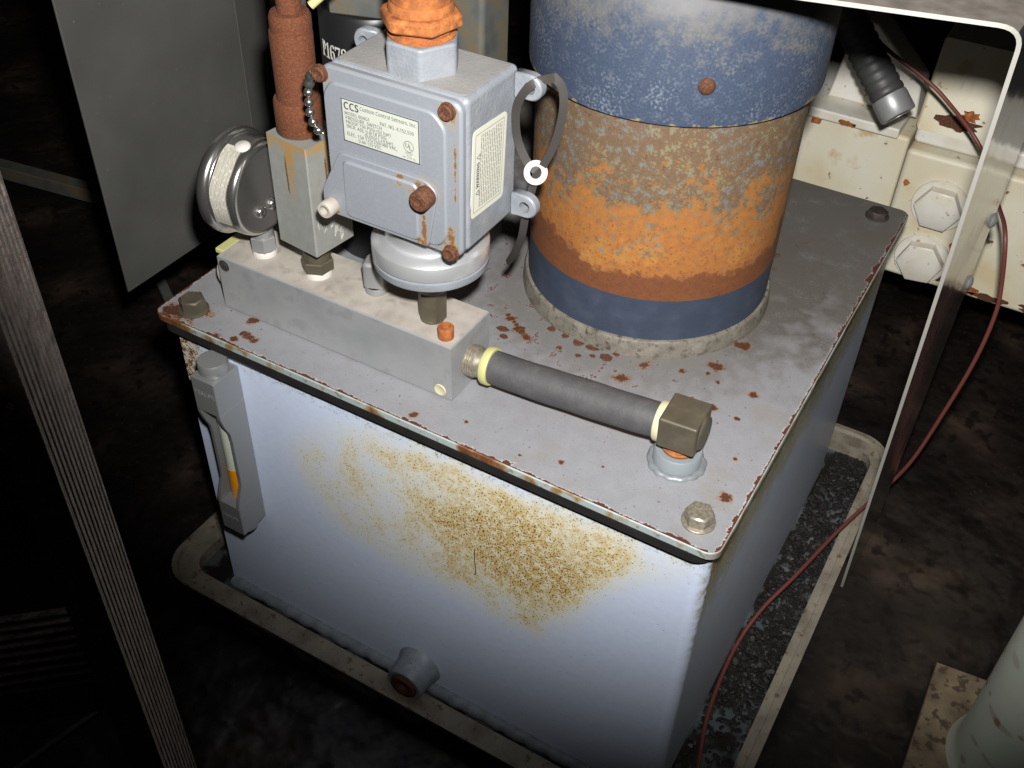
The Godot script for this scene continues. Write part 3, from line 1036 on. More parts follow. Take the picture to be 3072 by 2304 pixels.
func tank() -> void:
	var t := thing("hydraulic_tank", "pale blue painted steel oil tank with a rust-speckled front and grey bolted lid", "tank", Vector3(0.21, -0.2985, -0.2))
	var x0 := 0.0126
	var x1 := 0.4150
	var zf := -0.008
	var zb := -0.412
	var yt := -0.014
	var yb := -0.295
	var r := 0.009
	var f := mb(t)
	var s := mb(t)
	f.quad(Vector3(x0, yt, zf), Vector3(x1 - r, yt, zf), Vector3(x1 - r, yb, zf), Vector3(x0, yb, zf), Vector3(0, 0, 1), Vector3(0, 0, 1), Vector3(0, 0, 1), Vector3(0, 0, 1), Vector2(0, 0), Vector2(0.965, 0), Vector2(0.965, 1), Vector2(0, 1))
	for k in 4:
		var a0 := PI / 2 * k / 4
		var a1 := PI / 2 * (k + 1) / 4
		var n0 := Vector3(sin(a0), 0, cos(a0))
		var n1 := Vector3(sin(a1), 0, cos(a1))
		var c := Vector3(x1 - r, 0, zf - r)
		f.quad(c + n0 * r + Vector3.UP * yt, c + n1 * r + Vector3.UP * yt, c + n1 * r + Vector3.UP * yb, c + n0 * r + Vector3.UP * yb, n0, n1, n1, n0, Vector2(0.965 + k * 0.00875, 0), Vector2(0.97375 + k * 0.00875, 0), Vector2(0.97375 + k * 0.00875, 1), Vector2(0.965 + k * 0.00875, 1))
	var R := Vector3.RIGHT
	s.quad(Vector3(x1, yt, zf - r), Vector3(x1, yt, zb), Vector3(x1, yb, zb), Vector3(x1, yb, zf - r), R, R, R, R, Vector2(0, 0), Vector2(1, 0), Vector2(1, 1), Vector2(0, 1))
	s.quad(Vector3(x0, yt, zf), Vector3(x0, yt, zb), Vector3(x0, yb, zb), Vector3(x0, yb, zf), -R, -R, -R, -R, Vector2(0, 0), Vector2(1, 0), Vector2(1, 1), Vector2(0, 1))
	var bk := Vector3(0, 0, -1)
	s.quad(Vector3(x0, yt, zb), Vector3(x1, yt, zb), Vector3(x1, yb, zb), Vector3(x0, yb, zb), bk, bk, bk, bk)
	s.quad(Vector3(x0, yb, zb), Vector3(x1, yb, zb), Vector3(x1, yb, zf - r), Vector3(x0, yb, zf), Vector3.DOWN, Vector3.DOWN, Vector3.DOWN, Vector3.DOWN)
	s.quad(Vector3(x0, yt, zb), Vector3(x1, yt, zb), Vector3(x1, yt, zf - r), Vector3(x0, yt, zf), Vector3.UP, Vector3.UP, Vector3.UP, Vector3.UP)
	part("body", t, f, mats.tank_front, s, mats.tank_side)
	# weld fillet along the foot, lumpy
	var path := []
	var rad := []
	for k in 150:
		var u := k / 149.0
		path.append(Vector3(x0 + 0.002 + u * (x1 - x0 - 0.004), yb + 0.001, zf + 0.0015 + 0.0006 * sin(k * 0.9)))
		rad.append(0.0058 + 0.0003 * sin(k * 1.7) + 0.0004 * sin(k * 0.31))
	var b := mb(t)
	b.tube(path, rad, 10)
	part("weld_fillet", t, b, mats.weld_grey)
	# gasket and lid
	b = mb(t)
	b.slab(rrect(0.0025, -LD + 0.002, LW - 0.004, -0.0012, 0.012, 6), -0.0152, -0.0058, 0.0016)
	part("gasket", t, b, mats.rubber)
	var top := mb(t)
	b = mb(t)
	var lp := rrect(0.0, -LD, LW, 0.0, 0.0085, 6)
	b.slab(lp, -0.0058, 0.0, 0.0007, Rect2(0, 0, 1, 1), 0.85, 5)
	top.slab(lp, -0.0058, 0.0, 0.0007, Rect2(0, -LD, LW, LD), 0.85, 2)
	part("lid", t, top, mats.lid_top, b, mats.lid_edge)
	var q := hex_bolt(t, Vector3(0.4005, 0.0, -0.0195), 0.0086, 0.0092, mats.steel, 0.2)
	lettering("lettering", "A2-70", q, Transform3D(Basis(Vector3.UP, 0.5) * Basis(Vector3.RIGHT, -PI / 2), Vector3(0.3957, 0.0093, -0.0197)), 0.0026, 0.009, mats.steel, true, "Droid Sans", 0.0006)
	q = hex_bolt(t, Vector3(0.0235, 0.0, -0.0165), 0.0092, 0.0105, mats.brown_steel, 0.5)
	q.set_meta("label", "rusty brown hex bolt at the lid corner")
	hex_bolt(t, Vector3(0.398, 0.0, -LD + 0.022), 0.0082, 0.0060, mats.dark_iron, 0.4)
	# threaded boss for the return elbow with its weld
	b = mb(t)
	b.at(T(Vector3(0.3705, 0, -0.0575)))
	b.lathe([Vector2(0.0146, -0.001), Vector2(0.0146, 0.0108), Vector2(0.0138, 0.0118), Vector2(0.0112, 0.0118), Vector2(0.0108, 0.0105), Vector2(0, 0.0105)], 40)
	part("return_boss", t, b, mats.enamel)
	b = mb(t)
	var wp := []
	var wr := []
	for k in 97:
		var a := TAU * k / 96.0
		var rr := 0.0158 + 0.0003 * sin(k * 0.93)
		wp.append(Vector3(0.3705 + cos(a) * rr, 0.0004, -0.0575 + sin(a) * rr))
		wr.append(0.0022 + 0.00016 * sin(k * 1.15) + 0.0003 * sin(k * 0.43))
	b.tube(wp, wr, 10, false)
	part("weld_bead", t, b, mats.weld)
	# drain boss, plug
	b = mb(t)
	var dp := Vector3(0.2085, -0.2745, zf)
	b.at(along(dp, Vector3(0, 0, 1)))
	b.lathe([Vector2(0.0200, -0.002), Vector2(0.0186, 0.002), Vector2(0.0168, 0.006), Vector2(0.0164, 0.014), Vector2(0.0158, 0.021), Vector2(0.0148, 0.0225), Vector2(0.0122, 0.0225), Vector2(0.0118, 0.018), Vector2(0, 0.018)], 32, 0.6)
	var db := part("drain_boss", t, b, mats.weld_grey)
	b = mb(t)
	b.at(along(dp, Vector3(0, 0, 1)))
	b.lathe([Vector2(0.0118, 0.018), Vector2(0.0118, 0.0235), Vector2(0.0104, 0.025), Vector2(0.0068, 0.025), Vector2(0.0062, 0.019), Vector2(0, 0.019)], 28)
	part("drain_plug", db, b, mats.dark_rust)

# ------------------------------------------------------------------ oil level gauge on the tank front
func level_gauge() -> void:
	var t := thing("level_gauge", "aluminium sight-glass level gauge with amber oil on the tank front", "level gauge", Vector3(0.056, -0.19, -0.008))
	var x0 := 0.0454
	var x1 := 0.0663
	var zb := -0.0079
	var zf := 0.0175
	var b := mb(t)
	# upper and lower heads
	b.rbox(Vector3((x0 + x1) / 2, (-0.0255 - 0.0560) / 2, (zb + zf) / 2), Vector3(x1 - x0, 0.0305, zf - zb), 0.0008, 1)
	part("head", t, b, mats.satin)
	b = mb(t)
	b.rbox(Vector3((x0 + x1) / 2, (-0.1500 - 0.1800) / 2, (zb + zf) / 2), Vector3(x1 - x0, 0.0300, zf - zb), 0.0008, 1)
	part("head", t, b, mats.satin)
	# side walls with scooped front edges
	for e in [[x0, x0 + 0.0032], [x1 - 0.0032, x1]]:
		b = mb(t)
		var pl := PackedVector2Array()
		var zc := 0.0172
		pl.append(Vector2(-0.0555, zb))
		pl.append(Vector2(-0.0555, zc))
		for k in 11:
			var u := k / 10.0
			var yy := -0.0585 - 0.089 * u
			var dip := 0.0068 * smoothstep(0.0, 0.26, u) * smoothstep(1.0, 0.80, u)
			pl.append(Vector2(yy, zc - dip))
		pl.append(Vector2(-0.1505, zc))
		pl.append(Vector2(-0.1505, zb))
		b.at(Transform3D(Basis(Vector3(0, 1, 0), Vector3(1, 0, 0), Vector3(0, 0, 1)), Vector3.ZERO))
		b.slab(pl, e[0], e[1], 0.0003)
		part("side_wall", t, b, mats.satin)
	b = mb(t)
	b.rbox(Vector3((x0 + x1) / 2, -0.103, zb + 0.0015), Vector3(x1 - x0 - 0.007, 0.093, 0.002), 0.0004, 1)
	part("back_plate", t, b, mats.ivory)
	# sight tube: clear above, amber below
	b = mb(t)
	b.at(T(Vector3((x0 + x1) / 2, 0, 0.004)))
	b.cyl(0.0056, -0.1200, -0.0560, 0.0002, 24)
	var tb := part("sight_tube", t, b, mats.clear_tube)
	b = mb(t)
	b.at(T(Vector3((x0 + x1) / 2, 0, 0.004)))
	b.cyl(0.0058, -0.1500, -0.1195, 0.0002, 24)
	part("oil_column", tb, b, mats.amber)
	# cap screw on top, rounded foot below
	b = mb(t)
	b.at(T(Vector3(0.0555, 0, 0.0045)))
	b.lathe([Vector2(0.0098, -0.0262), Vector2(0.0098, -0.0242), Vector2(0.0092, -0.0240)], 32)
	b.lathe([Vector2(0.0, -0.0242), Vector2(0.0106, -0.0242), Vector2(0.0106, -0.0170), Vector2(0.0100, -0.0158), Vector2(0, -0.0158)], 14)
	part("cap_screw", t, b, mats.satin)
	b = mb(t)
	b.at(T(Vector3(0.0558, 0, 0.0045)))
	b.cyl(0.0098, -0.1850, -0.1795, 0.0012, 28)
	part("foot", t, b, mats.satin)
	lettering("lettering", "VESCOR", t, Transform3D(FRONT, Vector3(0.0470, -0.0385, zf)), 0.0034, 0.0175, mats.satin, true, "Droid Sans", 0.0006)
	lettering("lettering", "VESCOR", t, Transform3D(FRONT, Vector3(0.0480, -0.164, zf)), 0.0026, 0.015, mats.satin, true, "Droid Sans", 0.0006)

# ------------------------------------------------------------------ motor
func motor() -> void:
	var c := Vector3(0.2764, 0, -0.217)
	var t := thing("electric_motor", "rusty cylindrical motor with a chalky blue cap standing on the tank lid", "motor", c)
	var b := mb(t)
	b.at(T(c))
	b.lathe([Vector2(0.0830, 0.0001), Vector2(0.0895, 0.0001), Vector2(0.0897, 0.003), Vector2(0.0888, 0.0120), Vector2(0.0880, 0.0135), Vector2(0.0862, 0.0139), Vector2(0.0840, 0.0139)], 96)
	part("base_ring", t, b, mats.ring)
	b = mb(t)
	b.at(T(c))
	b.lathe([Vector2(0.0862, 0.0137), Vector2(0.0862, 0.0466)], 96)
	part("foot_band", t, b, mats.navy)
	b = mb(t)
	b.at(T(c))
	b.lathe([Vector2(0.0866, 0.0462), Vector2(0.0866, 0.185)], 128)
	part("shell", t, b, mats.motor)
	b = mb(t)
	b.at(T(c))
	b.lathe([Vector2(0.0885, 0.176), Vector2(0.0908, 0.1715), Vector2(0.0918, 0.1716), Vector2(0.0922, 0.174), Vector2(0.0924, 0.226), Vector2(0.0915, 0.234), Vector2(0.0890, 0.2415), Vector2(0.0845, 0.2475), Vector2(0.0780, 0.2515), Vector2(0.06, 0.255), Vector2(0.0, 0.258)], 128, 0.7)
	var cap := part("cap", t, b, mats.cap)
	cap.set_meta("label", "chalky blue end cap with a pale chipped rim")
	# screw on the cap
	var d := Vector3(0.3255 - c.x, 0, -0.1385 - c.z).normalized()
	b = mb(t)
	b.at(along(c + d * 0.0922 + Vector3(0, 0.1965, 0), d))
	b.lathe([Vector2(0.0, -0.0006), Vector2(0.0050, -0.0006), Vector2(0.0048, 0.0010), Vector2(0.0036, 0.0022), Vector2(0.0018, 0.0026), Vector2(0, 0.0027)], 22, 0.5)
	part("cap_screw", t, b, mats.dark_rust)

# ------------------------------------------------------------------ manifold
func manifold() -> void:
	var t := thing("manifold_block", "long bare aluminium manifold block bolted along the lid front", "manifold", Vector3(0.1338, 0, -0.0532))
	var x0 := 0.0402
	var x1 := 0.2274
	var z0 := -0.0757
	var z1 := -0.0307
	var h := 0.0436
	var b := mb(t)
	var top := mb(t)
	var pl := PackedVector2Array([Vector2(x0, z0), Vector2(x1, z0), Vector2(x1, z1), Vector2(x0, z1)])
	b.slab(pl, 0.0002, h, 0.0010, Rect2(0, 0, 1, 1), 0.85, 5)
	top.slab(pl, 0.0002, h, 0.0010, Rect2(0, 0, 1, 1), 0.85, 2)
	part("block", t, b, mats.aluminium, top, mats.dusty_aluminium)
	# port plugs in the front face
	b = mb(t)
	b.at(along(Vector3(0.0457, 0.0368, z1), Vector3(0, 0, 1)))
	b.lathe([Vector2(0.0044, 0.0002), Vector2(0.0034, 0.0004), Vector2(0.0026, 0.0002), Vector2(0.0, 0.0002)], 22)
	part("port_plug", t, b, mats.chrome)
	b = mb(t)
	b.at(along(Vector3(0.2188, 0.0066, z1), Vector3(0, 0, 1)))
	b.lathe([Vector2(0.0044, 0.0002), Vector2(0.0040, 0.0009), Vector2(0.0034, 0.0006), Vector2(0.0, 0.0004)], 22)
	part("port_plug", t, b, mats.ivory)
	# socket screw, rusted
	b = mb(t)
	b.at(T(Vector3(0.2185, h, -0.0385)))
	b.lathe([Vector2(0.0, 0.0002), Vector2(0.0049, 0.0002), Vector2(0.0051, 0.0010), Vector2(0.0051, 0.0078), Vector2(0.0046, 0.0086), Vector2(0.0030, 0.0086), Vector2(0.0028, 0.0058), Vector2(0, 0.0058)], 28)
	part("socket_screw", t, b, mats.orange_rust)
	# grey test-point plug beside the switch
	b = mb(t)
	var pp := Vector3(0.1540, h, -0.0560)
	b.at(T(pp))
	b.lathe([Vector2(0.0, 0.0002), Vector2(0.0076, 0.0002), Vector2(0.0076, 0.0035), Vector2(0.0072, 0.0045), Vector2(0.0074, 0.0050)], 28)
	b.at(T(pp, Vector3(0, 0.35, 0)))
	b.slab(round_poly([Vector2(-0.0072, -0.0072), Vector2(0.0072, -0.0072), Vector2(0.0072, 0.0072), Vector2(-0.0072, 0.0072)], 0.0035), 0.004, 0.024, 0.002)
	b.at(T(pp + Vector3(0.006, 0.0185, -0.002), Vector3(0, 0.35, 0)))
	b.rbox(Vector3.ZERO, Vector3(0.022, 0.011, 0.012), 0.004, 2)
	part("elbow_plug", t, b, mats.satin)
	# end fitting on the left with its yellow collar
	b = mb(t)
	b.at(along(Vector3(x0, 0.021, -0.0535), Vector3(-1, 0, 0)))
	b.lathe([Vector2(0.0, 0.0), Vector2(0.0165, 0.0), Vector2(0.0170, 0.0015), Vector2(0.0170, 0.0090), Vector2(0.0160, 0.0100), Vector2(0.0120, 0.0100), Vector2(0.0, 0.0105)], 36)
	part("end_fitting", t, b, mats.dusty_aluminium)
	b = mb(t)
	b.rbox(Vector3(0.0345, 0.0392, -0.0560), Vector3(0.0085, 0.0042, 0.034), 0.0012, 1)
	part("yellow_collar", t, b, mats.yellow)

# ------------------------------------------------------------------ pressure gauge
func gauge() -> void:
	var c := Vector3(0.0637, 0.0962, -0.0487)
	var yaw := 0.0486
	var d := Vector3(cos(yaw), 0, -sin(yaw))   # points out of the back of the case
	var base := Vector3(0.0655, 0.0436, -0.0505)
	var t := thing("pressure_gauge", "round chrome pressure gauge seen from behind, on the manifold", "gauge", base)
	var b := mb(t)
	b.at(along(c, d))
	b.lathe([Vector2(0.0, -0.0150), Vector2(0.0300, -0.0150), Vector2(0.0325, -0.0160), Vector2(0.0342, -0.0152), Vector2(0.0350, -0.0130), Vector2(0.0350, -0.0105), Vector2(0.0338, -0.0085), Vector2(0.0326, -0.0078), Vector2(0.0324, -0.0070), Vector2(0.0318, -0.0066),
		Vector2(0.0316, 0.0040), Vector2(0.0316, 0.0070), Vector2(0.0311, 0.0098), Vector2(0.0300, 0.0114), Vector2(0.0284, 0.0120), Vector2(0.0274, 0.0118), Vector2(0.0, 0.0116)], 80, 0.7)
	part("case", t, b, mats.chrome)
	# sticker wrapped on the side of the case
	b = mb(t)
	b.at(along(c, d))
	var f := along(c, d)
	var want := (Vector3(0.30, 0.35, 0.9)).normalized()
	var best := 0.0
	var bd := -2.0
	for k in 360:
		var a := TAU * k / 360
		var v := f.basis * Vector3(cos(a), 0, sin(a))
		if v.dot(want) > bd:
			bd = v.dot(want)
			best = a
	for k in 24:
		var a0 := best - 0.80 + 1.75 * k / 24
		var a1 := best - 0.80 + 1.75 * (k + 1) / 24
		var n0 := Vector3(cos(a0), 0, sin(a0))
		var n1 := Vector3(cos(a1), 0, sin(a1))
		var r := 0.0321
		var off := 0.0006 * sin(k * 0.5)
		b.quad(n0 * r + Vector3.UP * (-0.0058 + off), n1 * r + Vector3.UP * (-0.0058 + off), n1 * r + Vector3.UP * (0.0066 + off), n0 * r + Vector3.UP * (0.0066 + off), n0, n1, n1, n0, Vector2(0, k / 24.0), Vector2(0, (k + 1) / 24.0), Vector2(1, (k + 1) / 24.0), Vector2(1, k / 24.0))
	part("sticker", t, b, mats.sticker)
	# filling plug on top of the case
	b = mb(t)
	b.at(T(c + Vector3(0.004, 0.0312, 0.006), Vector3(0.2, 0, -0.05)))
	b.lathe([Vector2(0.0050, -0.001), Vector2(0.0050, 0.0004), Vector2(0.0040, 0.0012), Vector2(0.0, 0.0016)], 24, 0.5)
	part("filling_plug", t, b, mats.ptfe)
	# two screw bosses on the back
	for p in [Vector2(-0.0125, -0.004), Vector2(-0.0125, 0.008)]:
		b = mb(t)
		var at: Vector3 = c + d * 0.0116 + Vector3(0, p.x, 0) + Vector3(sin(yaw), 0, cos(yaw)) * p.y
		b.at(along(at, d))
		b.lathe([Vector2(0.0042, 0.0), Vector2(0.0038, 0.0022), Vector2(0.0026, 0.0030), Vector2(0.0012, 0.0026), Vector2(0.0, 0.0026)], 18, 0.5)
		part("back_screw", t, b, mats.chrome)
	# stem
	b = mb(t)
	b.at(T(base))
	b.lathe([Vector2(0.0082, -0.0002), Vector2(0.0084, 0.0030), Vector2(0.0078, 0.0040)], 28)
	part("seal_tape", t, b, mats.ptfe)
	b = mb(t)
	b.at(T(base, Vector3(0, 0.2, 0)))
	b.slab(ngon(6, 0.0090), 0.0036, 0.0150, 0.0008)
	b.at(T(base))
	b.cyl(0.0075, 0.014, 0.030, 0.0004, 24)
	part("stem", t, b, mats.satin)

# ------------------------------------------------------------------ valve block and rusted pipe
func valve_and_pipe() -> void:
	var p := Vector3(0.1107, 0.0436, -0.0509)
	var t := thing("valve_block", "square grey aluminium valve block with a rust run, between gauge and switch", "valve", p)
	var b := mb(t)
	b.at(T(p))
	b.lathe([Vector2(0.0092, -0.0002), Vector2(0.0094, 0.002), Vector2(0.0088, 0.0042), Vector2(0.0080, 0.0045)], 24)
	part("seal_tape", t, b, mats.ptfe)
	b = mb(t)
	b.at(T(p, Vector3(0, 0.4, 0)))
	b.slab(ngon(6, 0.0108), 0.0042, 0.0125, 0.0008)
	b.at(T(p))
	b.cyl(0.0086, 0.012, 0.0290, 0.0004, 24)
	part("hex_nipple", t, b, mats.brown_steel)
	var s := 0.0167
	var c := Vector3(0.1119, 0, -0.0519)
	var y0 := 0.0715
	var y1 := 0.1465
	b = mb(t)
	b.at(T(c, Vector3(0, -0.1255, 0)))
	var dirs := [Vector3(0, 0, 1), Vector3(1, 0, 0), Vector3(0, 0, -1), Vector3(-1, 0, 0)]
	var e := s - 0.0007
	for k in 4:
		var n: Vector3 = dirs[k]
		var r := Vector3.UP.cross(n)
		var n2: Vector3 = dirs[(k + 1) % 4]
		b.quad(n * s - r * e + Vector3.UP * y1, n * s + r * e + Vector3.UP * y1, n * s + r * e + Vector3.UP * y0, n * s - r * e + Vector3.UP * y0, n, n, n, n, Vector2(k * 0.25, 0), Vector2(k * 0.25 + 0.25, 0), Vector2(k * 0.25 + 0.25, 1), Vector2(k * 0.25, 1))
		var cn := (n + n2).normalized()
		b.quad(n * s + n2 * e + Vector3.UP * y1, n * e + n2 * s + Vector3.UP * y1, n * e + n2 * s + Vector3.UP * y0, n * s + n2 * e + Vector3.UP * y0, cn, cn, cn, cn, Vector2(0.24, 0), Vector2(0.26, 0), Vector2(0.26, 1), Vector2(0.24, 1))
	var oct := PackedVector2Array([Vector2(s, e), Vector2(e, s), Vector2(-e, s), Vector2(-s, e), Vector2(-s, -e), Vector2(-e, -s), Vector2(e, -s), Vector2(s, -e)])
	b.slab(oct, y0, y1, 0.0, Rect2(-0.6, -12.0, 1, 20), 0.85, 6)
	part("square_body", t, b, mats.valve)
	# chalk scribble on the right face
	b = mb(t)
	var fx := Transform3D(Basis.from_euler(Vector3(0, -0.1255, 0)), c)
	var g := RandomNumberGenerator.new()
	g.seed = 4
	for k in 5:
		var pts := []
		var z := 0.011 - k * 0.0042
		var yy := 0.094 - k * 0.004
		for q in 9:
			pts.append(fx * Vector3(s + 0.0002, yy + g.randf_range(-0.005, 0.005), z + g.randf_range(-0.0022, 0.0022)))
		b.tube(curve(pts, 0.002), 0.00017, 5)
	part("chalk_mark", t, b, mats.pencil)

	var q := Vector3(0.1085, 0.1465, -0.0515)
	var r := thing("rusty_pipe", "stack of rust-brown pipe couplings rising from the square valve block", "pipe", q)
	b = mb(r)
	b.at(T(q))
	b.lathe([Vector2(0.0, 0.0002), Vector2(0.0138, 0.0002), Vector2(0.0142, 0.0010), Vector2(0.0140, 0.0200), Vector2(0.0134, 0.0212), Vector2(0.011, 0.0214)], 40)
	part("lower_coupling", r, b, mats.rust)
	b = mb(r)
	b.at(T(q + Vector3(0.0008, 0, 0)))
	b.lathe([Vector2(0.0122, 0.0205), Vector2(0.0124, 0.0600), Vector2(0.0120, 0.0620), Vector2(0.0108, 0.0624)], 40)
	part("sleeve", r, b, mats.rust)
	b = mb(r)
	b.at(T(q + Vector3(0.0014, 0, 0)))
	b.lathe([Vector2(0.0116, 0.0618), Vector2(0.0119, 0.0640), Vector2(0.0118, 0.0700), Vector2(0.0108, 0.0722), Vector2(0.0068, 0.0728)], 40)
	part("collar", r, b, mats.rust)
	b = mb(r)
	b.at(T(q + Vector3(0.0016, 0, 0)))
	b.cyl(0.0070, 0.070, 0.150, 0.0002, 28)
	part("riser", r, b, mats.rust)
	b = mb(r)
	b.tube([q + Vector3(-0.0085, 0.0735, -0.004), q + Vector3(-0.010, 0.084, -0.006), q + Vector3(-0.010, 0.12, -0.006)], 0.0024, 10)
	part("yellow_tag", r, b, mats.yellow)
	b = mb(r)
	b.tube([q + Vector3(0.0085, 0.0735, -0.010), q + Vector3(0.0145, 0.0800, -0.016), q + Vector3(0.02, 0.086, -0.02)], 0.0026, 10)
	part("yellow_tag", r, b, mats.yellow)

# ------------------------------------------------------------------ pressure switch
func pressure_switch() -> void:
	var ax := Vector3(0.2007, 0.0436, -0.0508)
	var t := thing("pressure_switch", "grey cast pressure switch box with a printed nameplate, standing on the manifold", "pressure switch", ax)
	var b := mb(t)
	b.at(T(ax))
	b.lathe([Vector2(0.0078, -0.0002), Vector2(0.0080, 0.0015), Vector2(0.0074, 0.002)], 24)
	b.at(T(ax, Vector3(0, 0.3, 0)))
	b.slab(ngon(6, 0.0092), 0.0012, 0.0240, 0.0008)
	b.at(T(ax))
	b.lathe([Vector2(0.0090, 0.0230), Vector2(0.0110, 0.0250), Vector2(0.0128, 0.0300), Vector2(0.0150, 0.0380), Vector2(0.0160, 0.0445)], 32, 0.5)
	part("stem", t, b, mats.brown_steel)
	# sensor disc in two halves
	b = mb(t)
	b.at(T(Vector3(ax.x, 0, ax.z)))
	b.lathe([Vector2(0.0, 0.0872), Vector2(0.0320, 0.0872), Vector2(0.0346, 0.0884), Vector2(0.0350, 0.0900), Vector2(0.0350, 0.0932), Vector2(0.0336, 0.0938)], 72)
	var ld := part("lower_flange", t, b, mats.cast_grey)
	b = mb(t)
	b.at(T(Vector3(ax.x, 0, ax.z)))
	b.lathe([Vector2(0.0336, 0.0940), Vector2(0.0346, 0.0946), Vector2(0.0352, 0.0952), Vector2(0.0352, 0.1040), Vector2(0.0346, 0.1048), Vector2(0.0300, 0.1072), Vector2(0.0270, 0.1080), Vector2(0.0268, 0.1215), Vector2(0.0, 0.1215)], 72)
	part("sensor_disc", t, b, mats.turned)
	for k in 6:
		var a := 0.45 + TAU * k / 6
		b = mb(t)
		b.at(T(Vector3(ax.x + cos(a) * 0.0285, 0, ax.z + sin(a) * 0.0285)))
		b.lathe([Vector2(0.0, 0.0842), Vector2(0.0022, 0.0844), Vector2(0.0026, 0.0852), Vector2(0.0026, 0.0873)], 14)
		part("flange_screw", ld, b, mats.dark_rust)
	# housing
	b = mb(t)
	b.rbox(Vector3(0.1993, 0.16675, -0.0512), Vector3(0.0862, 0.0905, 0.0520), 0.0035, 3)
	var hs := part("housing", t, b, mats.cast_grey)
	b = mb(t)
	b.at(T(Vector3(0.1993, 0.2121, -0.0512)))
	b.slab(rrect(-0.0398, -0.0228, 0.0398, 0.0228, 0.003), -0.001, 0.0001, 0.0)
	part("dust_film", hs, b, mats.cast_dusty)
	# hexagonal conduit hub
	b = mb(t)
	b.at(T(Vector3(0.2015, 0.2118, -0.0470)))
	b.slab(round_poly(Array(ngon(6, 0.0208, 0.0)), 0.0022, 3), -0.001, 0.0168, 0.0012, Rect2(0, 0, 1, 1), 0.6)
	part("conduit_hub", hs, b, mats.cast_grey)
	# mounting lugs
	for e in [[0.2460, 0.2035, 1.0], [0.2460, 0.1315, 1.0], [0.1530, 0.2035, -1.0], [0.1530, 0.1315, -1.0]]:
		var lug := CSGlug(e[2])
		var mi := MeshInstance3D.new()
		mi.name = "mounting_lug"
		mi.mesh = lug
		t.add_child(mi, true)
		mi.position = Vector3(e[0], e[1], -0.0725) - ax
	# cover: base plate, raised plateau
	b = mb(t)
	var zt := -0.0165
	var face := Transform3D(Basis(Vector3(1, 0, 0), Vector3(0, 0, 1), Vector3(0, 1, 0)), Vector3.ZERO)
	var ur := Rect2(0.150, 0.216, 0.1, -0.1)
	b.at(face)
	b.slab(rrect(0.1555, 0.1212, 0.2431, 0.2127, 0.006), -0.0242, -0.0185, 0.0016, ur)
	var cv := part("cover", t, b, mats.cover)
	b = mb(t)
	b.at(face)
	b.slab(round_poly([Vector2(0.1628, 0.2050), Vector2(0.2270, 0.2050), Vector2(0.2345, 0.1975), Vector2(0.2345, 0.1330), Vector2(0.2290, 0.1255), Vector2(0.1628, 0.1255), Vector2(0.1575, 0.1330), Vector2(0.1575, 0.1975)], 0.004, 4), -0.0190, zt, 0.0012, ur)
	part("raised_face", cv, b, mats.cover)
	# swing plate over the adjuster
	b = mb(t)
	b.at(face)
	b.slab(round_poly([Vector2(0.1665, 0.1655), Vector2(0.2230, 0.1655), Vector2(0.2300, 0.1600), Vector2(0.2235, 0.1245), Vector2(0.1585, 0.1245), Vector2(0.1525, 0.1300), Vector2(0.1525, 0.1390)], 0.0035, 4), zt - 0.0002, zt + 0.0016, 0.0005, ur)
	var sw := part("adjuster_plate", t, b, mats.cover)
	b = mb(t)
	b.at(face)
	b.slab(rrect(0.1690, 0.1270, 0.2185, 0.1625, 0.004), zt + 0.0010, zt + 0.0034, 0.0012, ur)
	part("raised_panel", sw, b, mats.cover)
	# screws
	for p in [[0.1562, 0.2071, 0.0042], [0.2350, 0.2071, 0.0042], [0.2362, 0.1238, 0.0042]]:
		b = mb(t)
		b.at(along(Vector3(p[0], p[1], -0.0187), Vector3(0, 0, 1)))
		var r: float = p[2]
		b.lathe([Vector2(r * 1.15, 0.0), Vector2(r * 1.15, 0.0006), Vector2(r, 0.0008), Vector2(r, 0.0030), Vector2(r * 0.85, 0.0036), Vector2(r * 0.5, 0.0034), Vector2(r * 0.45, 0.0024), Vector2(0, 0.0024)], 22)
		part("cover_screw", t, b, mats.dark_rust)
	b = mb(t)
	b.at(along(Vector3(0.2235, 0.1572, zt + 0.001), Vector3(0, 0, 1)))
	b.lathe([Vector2(0.0055, 0.0), Vector2(0.0060, 0.0010), Vector2(0.0058, 0.0086), Vector2(0.0050, 0.0096), Vector2(0.0022, 0.0096), Vector2(0.0018, 0.0082), Vector2(0, 0.0082)], 24)
	part("thumb_screw", t, b, mats.dark_rust)
	b = mb(t)
	b.at(along(Vector3(0.1585, 0.1300, zt + 0.001), Vector3(0, 0, 1)))
	b.lathe([Vector2(0.0048, 0.0), Vector2(0.0050, 0.0008), Vector2(0.0050, 0.0076), Vector2(0.0045, 0.0084), Vector2(0.0030, 0.0084), Vector2(0.0028, 0.0050), Vector2(0, 0.0050)], 24)
	part("socket_screw", t, b, mats.dusty_aluminium)
	# nameplate
	var np := thing_plate(t, zt)
	var W := 0.0489
	var H := 0.0245
	var org := Vector3(0.1700, 0.1979, zt + 0.00032)
	var ink: Material = mats.ink
	var line := func(s: String, u0: float, u1: float, v: float, cap: float, m: Material, bold: bool) -> void:
		lettering("lettering", s, np, Transform3D(FRONT, org + Vector3(u0 * W, -v * H, 0)), cap * H, (u1 - u0) * W, m, bold)
	line.call("CCS", 0.03, 0.225, 0.155, 0.17, ink, true)
	line.call("Custom Control Sensors, Inc.", 0.245, 0.97, 0.125, 0.085, ink, false)
	line.call("MODEL 604G1", 0.04, 0.36, 0.325, 0.075, ink, false)
	line.call("PAT. NO. 4,152,559", 0.50, 0.93, 0.33, 0.075, ink, false)
	line.call("PRESSURE  SWITCH", 0.045, 0.52, 0.43, 0.075, ink, false)
	line.call("PROOF 750 PSIG (52 bar)", 0.045, 0.63, 0.53, 0.075, ink, false)
